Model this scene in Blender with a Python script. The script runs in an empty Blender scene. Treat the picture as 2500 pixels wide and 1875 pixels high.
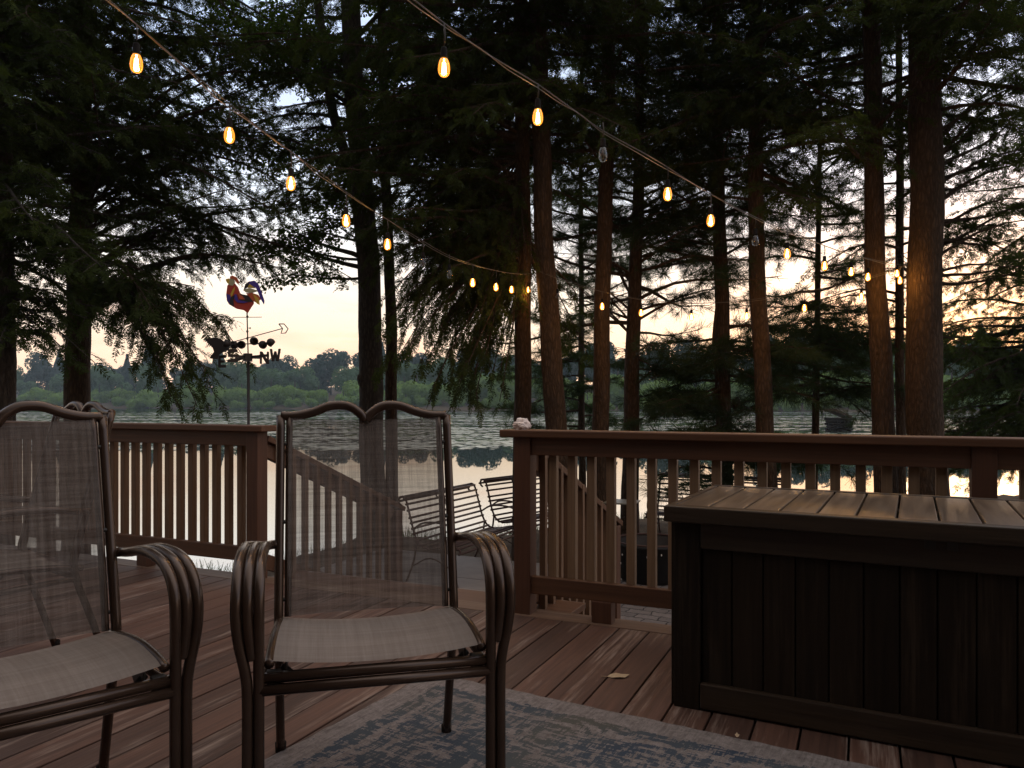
import bpy, math, random
import numpy as np
from mathutils import Vector, Matrix
R = math.radians
sc = bpy.context.scene
C = sc.collection

# ------------------------------------------------------------------ camera
F = 1878.0                                   # focal length in photo pixels (photo 2500 x 1875)
EYE, HOR = 1.08, 980.0                       # eye height above the deck, photo row of the horizon
cam_d = bpy.data.cameras.new("camera")
cam_d.sensor_width = 36.0
cam_d.lens = 36.0 * F / 2500.0
cam_d.shift_y = (HOR - 937.5) / 2500.0
cam_d.clip_start, cam_d.clip_end = 0.05, 3000.0
cam = bpy.data.objects.new("camera", cam_d)
cam.location = (0, 0, EYE)
cam.rotation_euler = (R(90), 0, 0)
C.objects.link(cam)
sc.camera = cam

def W(px, py, d):
    """the point at depth d (metres) that the photo shows at (px, py)"""
    return Vector(((px - 1250) / F * d, d, EYE + (HOR - py) / F * d))

def on_z(px, py, z):
    d = (EYE - z) * F / (py - HOR)
    return W(px, py, d)

# ------------------------------------------------------------------ world: dusk sky, glow low in the west (right of frame)
SUN_AZ = R(31)                               # to the right of the view axis
SUN_EL = R(1.5)
world = bpy.data.worlds.new("World")
sc.world = world
world.use_nodes = True
nt = world.node_tree
nt.nodes.clear()
def wn(t): return nt.nodes.new(t)
def wl(a, b): nt.links.new(a, b)
def wmath(op, a, b=None, clamp=False):
    n = wn('ShaderNodeMath'); n.operation = op; n.use_clamp = clamp
    for i, v in enumerate((a, b)):
        if v is None: continue
        if isinstance(v, (int, float)): n.inputs[i].default_value = v
        else: wl(v, n.inputs[i])
    return n.outputs[0]
def wmix(fac, a, b, mode='MIX'):
    n = wn('ShaderNodeMix'); n.data_type = 'RGBA'; n.blend_type = mode
    for k, v in ((0, fac), (6, a), (7, b)):
        if isinstance(v, (int, float)): n.inputs[k].default_value = v
        elif isinstance(v, tuple): n.inputs[k].default_value = v + (1,)
        else: wl(v, n.inputs[k])
    return n.outputs[2]
def wramp(fac, stops):
    n = wn('ShaderNodeValToRGB'); el = n.color_ramp.elements
    while len(el) < len(stops): el.new(0.5)
    for e, (p, c) in zip(el, stops): e.position = p; e.color = c + (1,)
    wl(fac, n.inputs[0]); return n.outputs[0]
tc = wn('ShaderNodeTexCoord')
sep = wn('ShaderNodeSeparateXYZ'); wl(tc.outputs['Generated'], sep.inputs[0])
dx, dy, dz = sep.outputs
up = wmath('MAXIMUM', dz, 0.0)
grad = wramp(up, [(0.0, (.98, .68, .48)), (.08, (.92, .71, .55)), (.15, (.89, .79, .70)), (.25, (.72, .77, .86)),
                  (.42, (.46, .56, .76)), (.7, (.90, .88, .90)), (1.0, (1.0, .96, .92))])
west = wmath('ADD', wmath('MULTIPLY', dx, math.sin(SUN_AZ)), wmath('MULTIPLY', dy, math.cos(SUN_AZ)))
mr = wn('ShaderNodeMapRange'); mr.interpolation_type = 'SMOOTHSTEP'; wl(west, mr.inputs[0])
for k_, v_ in ((1, -.75), (2, .55), (3, .24), (4, 1.0)): mr.inputs[k_].default_value = v_
dim = wmath('ADD', mr.outputs[0], wmath('MULTIPLY', wmath('POWER', up, 2.2), .22))
base = wmix(1.0, grad, dim, 'MULTIPLY')
# glow round the place where the sun went down, flattened along the horizon
gl = wmath('POWER', wmath('MAXIMUM', west, 0.0), 26.0)
glow_v = wmath('MULTIPLY', gl, wmath('POWER', wmath('SUBTRACT', 1.0, up), 5.0))
base = wmix(1.0, base, wmix(1.0, (1.25, .50, .08), glow_v, 'MULTIPLY'), 'ADD')
# thin bands of cloud
mp = wn('ShaderNodeMapping'); mp.inputs['Scale'].default_value = (2.2, 2.2, 15.0); wl(tc.outputs['Generated'], mp.inputs[0])
nz = wn('ShaderNodeTexNoise'); nz.inputs['Scale'].default_value = 2.6; nz.inputs['Detail'].default_value = 5; wl(mp.outputs[0], nz.inputs[0])
band = wramp(nz.outputs[0], [(.50, (0, 0, 0)), (.66, (1, 1, 1))])
low = wmath('SUBTRACT', 1.0, wmath('MULTIPLY', up, 3.2), True)
cl = wmath('MULTIPLY', wmath('MULTIPLY', band, low), .55)
base = wmix(cl, base, wmix(1.0, base, (.86, .58, .50), 'MULTIPLY'))
sky = wn('ShaderNodeTexSky'); sky.sky_type = 'NISHITA'; sky.sun_disc = False
sky.sun_elevation = SUN_EL; sky.sun_rotation = SUN_AZ
base = wmix(.05, base, sky.outputs[0])
bg = wn('ShaderNodeBackground'); wl(base, bg.inputs[0]); bg.inputs[1].default_value = 1.5
wo = wn('ShaderNodeOutputWorld'); wl(bg.outputs[0], wo.inputs[0])

sun_d = bpy.data.lights.new("sun", 'SUN')
sun_d.energy = 0.12; sun_d.angle = R(12); sun_d.color = (1.0, .66, .38)
sun = bpy.data.objects.new("sun", sun_d)
sdir = Vector((math.sin(SUN_AZ) * math.cos(R(3)), math.cos(SUN_AZ) * math.cos(R(3)), math.sin(R(3))))
sun.rotation_euler = (-sdir).to_track_quat('-Z', 'Y').to_euler()
C.objects.link(sun)

sc.view_settings.view_transform = 'Standard'
sc.view_settings.look = 'None'
sc.view_settings.exposure = 0.0
sc.view_settings.gamma = 1.0
HAZE = .00042
sc.cycles.max_bounces = 6
sc.cycles.transparent_max_bounces = 16
sc.cycles.sample_clamp_indirect = 3.0
sc.cycles.caustics_reflective = False
sc.cycles.caustics_refractive = False

# ------------------------------------------------------------------ material helpers
class NT:
    def __init__(s, name):
        s.m = bpy.data.materials.new(name); s.m.use_nodes = True
        s.t = s.m.node_tree; s.t.nodes.clear()
        s.out = s.n('ShaderNodeOutputMaterial')
    def n(s, t): return s.t.nodes.new(t)
    def l(s, a, b): s.t.links.new(a, b)
    def put(s, sock, v):
        if isinstance(v, (int, float)): sock.default_value = v
        elif isinstance(v, tuple): sock.default_value = v + (1,) if sock.type == 'RGBA' and len(v) == 3 else v
        else: s.l(v, sock)
    def math(s, op, a, b=None, clamp=False):
        n = s.n('ShaderNodeMath'); n.operation = op; n.use_clamp = clamp
        s.put(n.inputs[0], a)
        if b is not None: s.put(n.inputs[1], b)
        return n.outputs[0]
    def mix(s, f, a, b, mode='MIX'):
        n = s.n('ShaderNodeMix'); n.data_type = 'RGBA'; n.blend_type = mode
        s.put(n.inputs[0], f); s.put(n.inputs[6], a); s.put(n.inputs[7], b)
        return n.outputs[2]
    def ramp(s, f, stops):
        n = s.n('ShaderNodeValToRGB'); el = n.color_ramp.elements
        while len(el) < len(stops): el.new(0.5)
        for e, (p, c) in zip(el, stops):
            e.position = p; e.color = ((c, c, c) if isinstance(c, (int, float)) else c) + (1,)
        s.l(f, n.inputs[0]); return n.outputs[0]
    def coord(s, scale=(1, 1, 1), kind='Object', rot=(0, 0, 0)):
        c = s.n('ShaderNodeTexCoord'); m = s.n('ShaderNodeMapping')
        m.inputs['Scale'].default_value = scale; m.inputs['Rotation'].default_value = rot
        s.l(c.outputs[kind], m.inputs[0]); return m.outputs[0]
    def noise(s, vec, scale=1, detail=3, rough=.55, dist=0):
        n = s.n('ShaderNodeTexNoise'); s.l(vec, n.inputs['Vector'])
        n.inputs['Scale'].default_value = scale; n.inputs['Detail'].default_value = detail
        n.inputs['Roughness'].default_value = rough; n.inputs['Distortion'].default_value = dist
        return n.outputs[0]
    def island(s): return s.n('ShaderNodeNewGeometry').outputs['Random Per Island']
    def bump(s, h, strength=.5, dist=.01):
        b = s.n('ShaderNodeBump'); b.inputs['Strength'].default_value = strength; b.inputs['Distance'].default_value = dist
        s.l(h, b.inputs['Height']); return b.outputs[0]
    def pbr(s, col, rough=.6, metal=0.0, normal=None, spec=.5):
        p = s.n('ShaderNodeBsdfPrincipled')
        s.put(p.inputs['Base Color'], col); s.put(p.inputs['Roughness'], rough)
        p.inputs['Metallic'].default_value = metal; p.inputs['Specular IOR Level'].default_value = spec
        if normal is not None: s.l(normal, p.inputs['Normal'])
        return p.outputs[0]
    def done(s, shader): s.l(shader, s.out.inputs[0]); return s.m

def wood(name, c1, c2, axis=0, rough=.55, worn=None, worn_amt=.5, isl=.35, bump=.4, fine=70, spec=.4):
    """grain runs along the object's own axis 0/1/2"""
    m = NT(name)
    s1 = [fine] * 3; s1[axis] = 2.2
    s2 = [16] * 3; s2[axis] = .9
    add = m.n('ShaderNodeVectorMath'); add.operation = 'ADD'
    r = m.island()
    cmb = m.n('ShaderNodeCombineXYZ')
    for i in range(3): m.l(m.math('MULTIPLY', r, 7.3 + 5 * i), cmb.inputs[i])
    co = m.n('ShaderNodeTexCoord')
    m.l(co.outputs['Object'], add.inputs[0]); m.l(cmb.outputs[0], add.inputs[1])
    def mapped(sc_):
        q = m.n('ShaderNodeMapping'); q.inputs['Scale'].default_value = sc_; m.l(add.outputs[0], q.inputs[0]); return q.outputs[0]
    g1 = m.noise(mapped(s1), 1, 4, .6)
    g2 = m.noise(mapped(s2), 1, 4, .6, 1.2)
    g = m.math('ADD', m.math('MULTIPLY', g1, .55), m.math('MULTIPLY', g2, .45))
    col = m.ramp(g, [(.32, c1), (.66, c2)])
    tint = m.math('ADD', m.math('MULTIPLY', r, isl), 1 - isl / 2)
    col = m.mix(1.0, col, tint, 'MULTIPLY')
    if worn:
        s3 = [9] * 3; s3[axis] = 1.1
        wmask = m.math('MULTIPLY', m.ramp(m.noise(mapped(s3), 1, 5, .7), [(.52, 0.0), (.64, 1.0)]), m.ramp(g1, [(.42, 0.0), (.60, 1.0)]))
        col = m.mix(m.math('MULTIPLY', wmask, worn_amt), col, worn)
    return m.done(m.pbr(col, rough, 0, m.bump(g, bump, .004), spec))

def plain(name, col, rough=.6, metal=0.0, var=.25, scale=8, spec=.5, bump=.0):
    m = NT(name)
    n = m.noise(m.coord((1, 1, 1)), scale, 5, .6)
    k = m.math('ADD', m.math('MULTIPLY', n, var * 2), 1 - var)
    return m.done(m.pbr(m.mix(1.0, col, k, 'MULTIPLY'), rough, metal, m.bump(n, bump, .01) if bump else None, spec))

def bark(name, c1, c2):
    m = NT(name)
    n1 = m.noise(m.coord((20, 20, 2.6)), 1, 6, .7, 1.0)
    n2 = m.noise(m.coord((70, 70, 22)), 1, 4, .7, .5)
    n3 = m.noise(m.coord((3, 3, 1.5)), 1, 3, .6)
    vo = m.n('ShaderNodeTexVoronoi'); vo.feature = 'DISTANCE_TO_EDGE'; vo.inputs['Scale'].default_value = 1.0
    wv = m.n('ShaderNodeVectorMath'); wv.operation = 'ADD'
    nz_ = m.n('ShaderNodeTexNoise'); nz_.inputs['Scale'].default_value = 9; nz_.inputs['Detail'].default_value = 4; m.l(m.coord((1, 1, .5)), nz_.inputs['Vector'])
    sc_ = m.n('ShaderNodeVectorMath'); sc_.operation = 'SCALE'; sc_.inputs['Scale'].default_value = 1.6; m.l(nz_.outputs['Color'], sc_.inputs[0])
    m.l(m.coord((34, 34, 8)), wv.inputs[0]); m.l(sc_.outputs[0], wv.inputs[1]); m.l(wv.outputs[0], vo.inputs['Vector'])
    crack = m.ramp(vo.outputs['Distance'], [(.0, 0.0), (.30, 1.0)])
    h = m.math('ADD', m.math('ADD', m.math('MULTIPLY', n1, .45), m.math('MULTIPLY', n2, .30)), m.math('MULTIPLY', crack, .22))
    col = m.ramp(h, [(.30, tuple(x * .45 for x in c1)), (.55, c1), (.85, c2)])
    col = m.mix(1.0, col, m.math('ADD', m.math('MULTIPLY', n3, .9), .55), 'MULTIPLY')
    return m.done(m.pbr(col, .9, 0, m.bump(h, 1.0, .045), .2))

def leafy(name, c1, c2, trans=.35):
    m = NT(name)
    n = m.noise(m.coord((1, 1, 1)), 1.3, 4, .6)
    isl = m.island()
    col = m.mix(isl, m.ramp(n, [(.35, c1), (.65, c2)]), c1)
    d = m.n('ShaderNodeBsdfDiffuse'); m.l(col, d.inputs[0])
    t = m.n('ShaderNodeBsdfTranslucent'); m.l(m.mix(1.0, col, (1.2, 1.25, .6), 'MULTIPLY'), t.inputs[0])
    x = m.n('ShaderNodeMixShader'); x.inputs[0].default_value = trans
    m.l(d.outputs[0], x.inputs[1]); m.l(t.outputs[0], x.inputs[2])
    return m.done(x.outputs[0])

M = {}
M['deck'] = wood('deck_stain', (.043, .0185, .0115), (.102, .047, .030), 1, .62, (.25, .18, .145), .75, .6, .9)
M['rail'] = wood('rail_stain', (.070, .028, .012), (.130, .056, .026), 0, .55, None, 0, .25)
M['rail_v'] = wood('baluster_stain', (.110, .055, .027), (.205, .112, .060), 2, .6, None, 0, .3)
M['rail_v_lit'] = wood('baluster_stain_lit', (.15, .085, .044), (.29, .175, .098), 2, .6, None, 0, .3)  # baluster stain made lighter: warm light on the right railing put into the colour
M['post'] = wood('post_stain', (.062, .023, .010), (.110, .044, .022), 2, .55, None, 0, .2)
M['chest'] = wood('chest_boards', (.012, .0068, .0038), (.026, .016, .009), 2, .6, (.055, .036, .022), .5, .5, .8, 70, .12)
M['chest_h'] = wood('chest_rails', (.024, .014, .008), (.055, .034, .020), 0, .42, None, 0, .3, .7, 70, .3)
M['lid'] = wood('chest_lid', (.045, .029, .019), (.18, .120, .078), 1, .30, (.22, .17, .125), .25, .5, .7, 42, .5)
M['frame'] = plain('bronze_tube', (.060, .034, .022), .27, .45, .3, 12)
M['frame_dk'] = plain('dark_bracket', (.03, .024, .02), .5, .3)
M['iron'] = plain('painted_iron', (.055, .026, .020), .55, .2, .3, 30)
M['black'] = plain('black_rubber', (.012, .010, .009), .85, 0, .25, 8, .1)
M['wire'] = plain('cable_jacket', (.055, .042, .03), .5)
M['wire2'] = plain('twisted_wire', (.14, .115, .09), .5, .3)
M['steel'] = plain('steel_rope', (.40, .36, .32), .4, .7)
M['bark_red'] = bark('bark_hemlock', (.070, .043, .026), (.135, .088, .056))
M['bark_grey'] = bark('bark_grey', (.070, .055, .044), (.15, .12, .095))
M['needle'] = leafy('hemlock_needles', (.032, .045, .015), (.085, .105, .036), .45)
M['pine'] = leafy('pine_needles', (.032, .050, .028), (.062, .085, .046), .4)
M['leaf'] = leafy('maple_leaves', (.045, .075, .020), (.075, .115, .03), .5)
M['far_lt'] = leafy('far_willow', (.16, .25, .07), (.26, .36, .11), .4)
M['far_md'] = leafy('far_broadleaf', (.075, .135, .07), (.125, .19, .10), .3)
M['far_dk'] = leafy('far_conifer', (.028, .055, .052), (.048, .080, .070), .3)
M['tissue'] = plain('white_paper', (.72, .62, .58), .8, 0, .08)
M['dryleaf'] = plain('dry_leaf', (.40, .28, .17), .7)
M['concrete'] = plain('concrete', (.19, .165, .15), .85, 0, .3, 5, .3, .3)
M['log'] = plain('weathered_log', (.020, .014, .011), .95, 0, .5, 14, .1, .5)
M['plank'] = plain('weathered_plank', (.075, .045, .03), .95, 0, .3, 9, .1)
M['vane'] = plain('dark_vane_steel', (.030, .022, .020), .5, .4)
M['v_red'] = plain('red_enamel', (.42, .045, .025), .4)
M['v_org'] = plain('orange_enamel', (.50, .10, .03), .4)
M['v_yel'] = plain('yellow_enamel', (.55, .36, .04), .4)
M['v_blu'] = plain('violet_enamel', (.065, .035, .26), .4)
M['v_crm'] = plain('cream_enamel', (.42, .38, .22), .4)
M['v_blk'] = plain('black_enamel', (.025, .02, .02), .4)
M['white'] = plain('white_plastic', (.6, .58, .55), .4)
M['grass'] = leafy('bank_grass', (.05, .075, .02), (.11, .13, .045), .4)
M['pad'] = NT('lily_pads')
_m = M['pad']; _i = _m.island()
M['pad'] = _m.done(_m.pbr(_m.ramp(_i, [(.0, (.08, .11, .05)), (.6, (.17, .20, .09)), (1., (.30, .29, .20))]), .28, 0, None, .8))

def sling_mat(nm, h0, h1, seat=False, con=.16):
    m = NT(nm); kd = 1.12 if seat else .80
    def cz(x, y, z): return m.coord((x, z, 3) if seat else (x, y, z))
    a = m.noise(cz(420, 60, 9), 1, 2, .6)
    b = m.noise(cz(14, 60, 520), 1, 2, .6)
    a2 = m.noise(cz(90, 3, 1.5), 1, 2, .5)
    b2 = m.noise(cz(2, 3, 110), 1, 2, .5)
    t = m.math('ADD', m.math('ADD', m.math('MULTIPLY', a, .22), m.math('MULTIPLY', b, .22)), m.math('ADD', m.math('MULTIPLY', a2, .28), m.math('MULTIPLY', b2, .28)))
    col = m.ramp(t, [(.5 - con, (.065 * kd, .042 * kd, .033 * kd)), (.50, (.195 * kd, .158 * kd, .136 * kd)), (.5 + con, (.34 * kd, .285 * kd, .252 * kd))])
    d = m.n('ShaderNodeBsdfDiffuse'); m.l(col, d.inputs[0])
    tr = m.n('ShaderNodeBsdfTranslucent'); m.l(col, tr.inputs[0])
    x = m.n('ShaderNodeMixShader'); x.inputs[0].default_value = .12; m.l(d.outputs[0], x.inputs[1]); m.l(tr.outputs[0], x.inputs[2])
    tp = m.n('ShaderNodeBsdfTransparent')
    hole = m.ramp(t, [(.36, h0), (.64, h1)])          # open weave: how much shows through between the threads
    y = m.n('ShaderNodeMixShader'); m.l(hole, y.inputs[0]); m.l(x.outputs[0], y.inputs[1]); m.l(tp.outputs[0], y.inputs[2])
    return m.done(y.outputs[0])
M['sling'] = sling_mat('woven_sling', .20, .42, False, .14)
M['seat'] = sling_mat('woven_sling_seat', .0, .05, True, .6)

def rug_mat(wid, dep):
    """local x in 0..wid along the back edge, local y in 0..dep towards the viewer"""
    m = NT('distressed_rug')
    co = m.n('ShaderNodeTexCoord'); sp = m.n('ShaderNodeSeparateXYZ'); m.l(co.outputs['Object'], sp.inputs[0])
    x, y = sp.outputs[0], m.math('MULTIPLY', sp.outputs[1], -1.0)
    d = m.math('MINIMUM', m.math('MINIMUM', x, m.math('SUBTRACT', wid, x)), m.math('MINIMUM', y, m.math('SUBTRACT', dep, y)))
    wob = m.noise(m.coord((1, 1, 1)), 9, 3)
    dw = m.math('ADD', d, m.math('MULTIPLY', m.math('SUBTRACT', wob, .5), .03))
    bands = m.ramp(dw, [(.0, 0.0), (.085, .0), (.105, .74), (.15, .70), (.17, .3), (.20, .60), (.46, .60), (.48, .85), (.53, .85), (.54, .2), (.57, .58), (1, .58)])
    # rosettes along the wide border and a field of blotches
    vo = m.n('ShaderNodeTexVoronoi'); vo.inputs['Scale'].default_value = 3.1; vo.inputs['Randomness'].default_value = .35
    m.l(co.outputs['Object'], vo.inputs['Vector'])
    blot_ = m.noise(m.coord((1, 1, 1)), 20, 3, .6)
    ros = m.math('SINE', m.math('MULTIPLY', m.math('ADD', vo.outputs['Distance'], m.math('MULTIPLY', blot_, .10)), 46.0))
    blot = m.noise(m.coord((1, 1, 1)), 15, 5, .68, 1.4)
    blot2 = m.noise(m.coord((1, 1, 1)), 42, 4, .65, .5)
    q = m.math('ADD', m.math('ADD', m.math('MULTIPLY', ros, .12), m.math('MULTIPLY', blot, .9)), m.math('MULTIPLY', blot2, .5))
    patch = m.noise(m.coord((1, 1, 1)), 8.5, 4, .65, .8)
    q = m.math('ADD', q, m.math('MULTIPLY', m.math('SUBTRACT', bands, .5), m.math('ADD', .35, m.math('MULTIPLY', patch, 1.1))))
    q = m.math('ADD', q, m.math('MULTIPLY', m.math('SUBTRACT', patch, .5), .75))
    wear = m.noise(m.coord((10, 90, 1)), 1, 4, .7)
    wear2 = m.noise(m.coord((95, 8, 1)), 1, 4, .7)
    q = m.math('ADD', q, m.math('MULTIPLY', m.math('SUBTRACT', m.math('ADD', wear, wear2), 1.0), 1.7))
    fac = m.ramp(q, [(.73, 0.0), (.81, 1.0)])
    hue = m.noise(m.coord((1, 1, 1)), 2.0, 2)
    blue = m.ramp(hue, [(.35, (.036, .046, .064)), (.55, (.055, .062, .070)), (.72, (.078, .072, .062))])
    pale = m.ramp(m.math('ADD', m.math('MULTIPLY', wear2, .5), m.math('MULTIPLY', blot2, .5)), [(.35, (.100, .082, .074)), (.62, (.215, .180, .170))])
    col = m.mix(fac, pale, blue)
    weave = m.noise(m.coord((260, 260, 1)), 1, 2)
    col = m.mix(1.0, col, m.math('ADD', m.math('MULTIPLY', weave, .6), .7), 'MULTIPLY')
    return m.done(m.pbr(col, .95, 0, m.bump(weave, .5, .004), .1))

def water_mat():
    m = NT('lake_water')
    n1 = m.noise(m.coord((1, .35, 1)), .9, 3)
    n2 = m.noise(m.coord((1, .4, 1)), 5, 2)
    h = m.math('ADD', m.math('MULTIPLY', n1, .8), m.math('MULTIPLY', n2, .2))
    nb = m.bump(h, .03, .02)
    g = m.n('ShaderNodeBsdfGlossy'); g.inputs['Color'].default_value = (.97, .98, .97, 1); g.inputs['Roughness'].default_value = .015
    m.l(nb, g.inputs['Normal'])
    d = m.n('ShaderNodeBsdfDiffuse'); d.inputs[0].default_value = (.018, .026, .020, 1)
    fr = m.n('ShaderNodeFresnel'); fr.inputs['IOR'].default_value = 26.0; m.l(nb, fr.inputs['Normal'])
    x = m.n('ShaderNodeMixShader'); m.l(fr.outputs[0], x.inputs[0]); m.l(d.outputs[0], x.inputs[1]); m.l(g.outputs[0], x.inputs[2])
    return m.done(x.outputs[0])
M['water'] = water_mat()

def ground_mat():
    m = NT('leaf_litter_ground')
    a = m.noise(m.coord((1, 1, 1)), 3.0, 6, .7)
    b = m.noise(m.coord((1, 1, 1)), 40, 4, .7)
    col = m.ramp(m.math('ADD', m.math('MULTIPLY', a, .5), m.math('MULTIPLY', b, .5)), [(.36, (.028, .020, .013)), (.52, (.075, .052, .034)), (.68, (.15, .105, .07))])
    return m.done(m.pbr(col, .95, 0, m.bump(b, .8, .03), .1))
M['ground'] = ground_mat()

def paver_mat():
    m = NT('interlocking_pavers')
    br = m.n('ShaderNodeTexBrick'); br.inputs['Scale'].default_value = 1.0
    br.inputs['Brick Width'].default_value = .21; br.inputs['Row Height'].default_value = .12; br.inputs['Mortar Size'].default_value = .006
    br.inputs['Color1'].default_value = (.16, .135, .125, 1); br.inputs['Color2'].default_value = (.11, .095, .09, 1); br.inputs['Mortar'].default_value = (.03, .026, .024, 1)
    w = m.n('ShaderNodeVectorMath'); w.operation = 'ADD'
    nz_ = m.n('ShaderNodeTexNoise'); nz_.inputs['Scale'].default_value = 14; co = m.coord(rot=(0, 0, .5)); m.l(co, nz_.inputs['Vector'])
    sc_ = m.n('ShaderNodeVectorMath'); sc_.operation = 'SCALE'; sc_.inputs['Scale'].default_value = .05; m.l(nz_.outputs['Color'], sc_.inputs[0])
    m.l(co, w.inputs[0]); m.l(sc_.outputs[0], w.inputs[1]); m.l(w.outputs[0], br.inputs['Vector'])
    n = m.noise(m.coord((1, 1, 1)), 30, 4)
    col = m.mix(1.0, br.outputs['Color'], m.math('ADD', m.math('MULTIPLY', n, .8), .6), 'MULTIPLY')
    h = m.math('SUBTRACT', 1.0, br.outputs['Fac'])
    return m.done(m.pbr(col, .85, 0, m.bump(h, .8, .01), .2))
M['paver'] = paver_mat()

def glass_mat(name, col, emit=None, es=0):
    m = NT(name)
    t = m.n('ShaderNodeBsdfTransparent'); t.inputs[0].default_value = col + (1,)
    g = m.n('ShaderNodeBsdfGlossy'); g.inputs['Roughness'].default_value = .04
    lw = m.n('ShaderNodeLayerWeight'); lw.inputs['Blend'].default_value = .25
    x = m.n('ShaderNodeMixShader'); m.l(m.math('ADD', m.math('MULTIPLY', lw.outputs['Facing'], .35), .04), x.inputs[0])
    m.l(t.outputs[0], x.inputs[1]); m.l(g.outputs[0], x.inputs[2])
    o = x.outputs[0]
    if emit:
        e = m.n('ShaderNodeEmission'); e.inputs[0].default_value = emit + (1,)
        m.l(m.math('ADD', m.math('MULTIPLY', lw.outputs['Facing'], es * 1.3), es * .45), e.inputs[1])
        a = m.n('ShaderNodeAddShader'); m.l(o, a.inputs[0]); m.l(e.outputs[0], a.inputs[1]); o = a.outputs[0]
    return m.done(o)
M['glass_lit'] = glass_mat('amber_bulb_glass', (1, .82, .5), (1.0, .33, .025), 1.0)
M['glass_off'] = glass_mat('clear_bulb_glass', (.95, .93, .9))
_m = NT('glowing_filament'); _e = _m.n('ShaderNodeEmission'); _e.inputs[0].default_value = (1, .66, .24, 1); _e.inputs[1].default_value = 40
M['filament'] = _m.done(_e.outputs[0])
M['filament_off'] = plain('dead_filament', (.12, .09, .07), .5)

# ------------------------------------------------------------------ mesh helpers
class MB:
    def __init__(s): s.v = []; s.f = []
    def add(s, vs, fs):
        o = len(s.v); s.v += [tuple(v) for v in vs]; s.f += [tuple(i + o for i in f) for f in fs]
    def box(s, c, size, mat=None):
        c = Vector(c); hx, hy, hz = [x / 2 for x in size]
        vs = [Vector((x, y, z)) for x in (-hx, hx) for y in (-hy, hy) for z in (-hz, hz)]
        if mat is not None: vs = [mat @ v for v in vs]
        s.add([c + v for v in vs], [(0, 1, 3, 2), (4, 6, 7, 5), (0, 4, 5, 1), (2, 3, 7, 6), (0, 2, 6, 4), (1, 5, 7, 3)])
    def bar(s, p0, p1, w, h, upv=(0, 0, 1)):
        """box from p0 to p1, width w (sideways) and height h (along up)"""
        p0, p1 = Vector(p0), Vector(p1); d = (p1 - p0).normalized(); sd = d.cross(Vector(upv)).normalized(); u = sd.cross(d)
        vs = [p + sd * a * w / 2 + u * b * h / 2 for p in (p0, p1) for a in (-1, 1) for b in (-1, 1)]
        s.add(vs, [(0, 1, 3, 2), (4, 6, 7, 5), (0, 4, 5, 1), (2, 3, 7, 6), (0, 2, 6, 4), (1, 5, 7, 3)])
    def tube(s, pts, r, n=8, flat=1.0, cap=True):
        pts = [Vector(p) for p in pts]; k = len(pts)
        rs = r if isinstance(r, (list, tuple, np.ndarray)) else [r] * k
        o = len(s.v); ref = None
        for i, p in enumerate(pts):
            t = (pts[min(i + 1, k - 1)] - pts[max(i - 1, 0)])
            t = t.normalized() if t.length > 1e-9 else Vector((0, 0, 1))
            if ref is None: ref = t.orthogonal().normalized() if abs(t.x) > .9 else t.cross(Vector((1, 0, 0))).normalized()
            ref = (ref - t * ref.dot(t)).normalized(); b = t.cross(ref)
            for j in range(n):
                a = 2 * math.pi * j / n
                s.v.append(tuple(p + (ref * math.cos(a) + b * math.sin(a) * flat) * rs[i]))
        for i in range(k - 1):
            for j in range(n):
                a, b2 = o + i * n + j, o + i * n + (j + 1) % n
                s.f.append((a, b2, b2 + n, a + n))
        if cap:
            s.f.append(tuple(o + j for j in reversed(range(n)))); s.f.append(tuple(o + (k - 1) * n + j for j in range(n)))
    def lathe(s, prof, n=20, c=(0, 0, 0)):
        o = len(s.v); c = Vector(c)
        for r_, z in prof:
            for j in range(n):
                a = 2 * math.pi * j / n; s.v.append(tuple(c + Vector((r_ * math.cos(a), r_ * math.sin(a), z))))
        for i in range(len(prof) - 1):
            for j in range(n):
                a, b = o + i * n + j, o + i * n + (j + 1) % n
                s.f.append((a, b, b + n, a + n))
    def prism(s, poly, y0, y1, tr=None):
        """outline in x-z extruded from y0 to y1"""
        n = len(poly)
        vs = [Vector((x, y0, z)) for x, z in poly] + [Vector((x, y1, z)) for x, z in poly]
        if tr is not None: vs = [tr @ v for v in vs]
        s.add(vs, [tuple(range(n)), tuple(reversed(range(n, 2 * n)))] + [(i, i + n, (i + 1) % n + n, (i + 1) % n) for i in range(n)])
    def build(s, name, mat, parent=None, smooth=False, bevel=0, angle=None):
        me = bpy.data.meshes.new(name); me.from_pydata(s.v, [], s.f); me.update()
        me.materials.append(mat)
        if smooth: me.polygons.foreach_set('use_smooth', [True] * len(me.polygons))
        o = bpy.data.objects.new(name, me); C.objects.link(o)
        if parent is not None: o.parent = parent
        if bevel:
            b = o.modifiers.new('bevel', 'BEVEL'); b.width = bevel; b.segments = 2; b.limit_method = 'ANGLE'; b.angle_limit = R(40)
        return o

def np_mesh(name, verts, quads, mat, parent=None):
    me = bpy.data.meshes.new(name)
    nv, nf = len(verts), len(quads)
    me.vertices.add(nv); me.vertices.foreach_set('co', np.ascontiguousarray(verts, np.float32).ravel())
    me.loops.add(nf * 4); me.loops.foreach_set('vertex_index', np.ascontiguousarray(quads, np.int32).ravel())
    me.polygons.add(nf); me.polygons.foreach_set('loop_start', np.arange(0, nf * 4, 4, dtype=np.int32))
    me.update(calc_edges=True); me.materials.append(mat)
    o = bpy.data.objects.new(name, me); C.objects.link(o)
    if parent is not None: o.parent = parent
    return o

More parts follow.
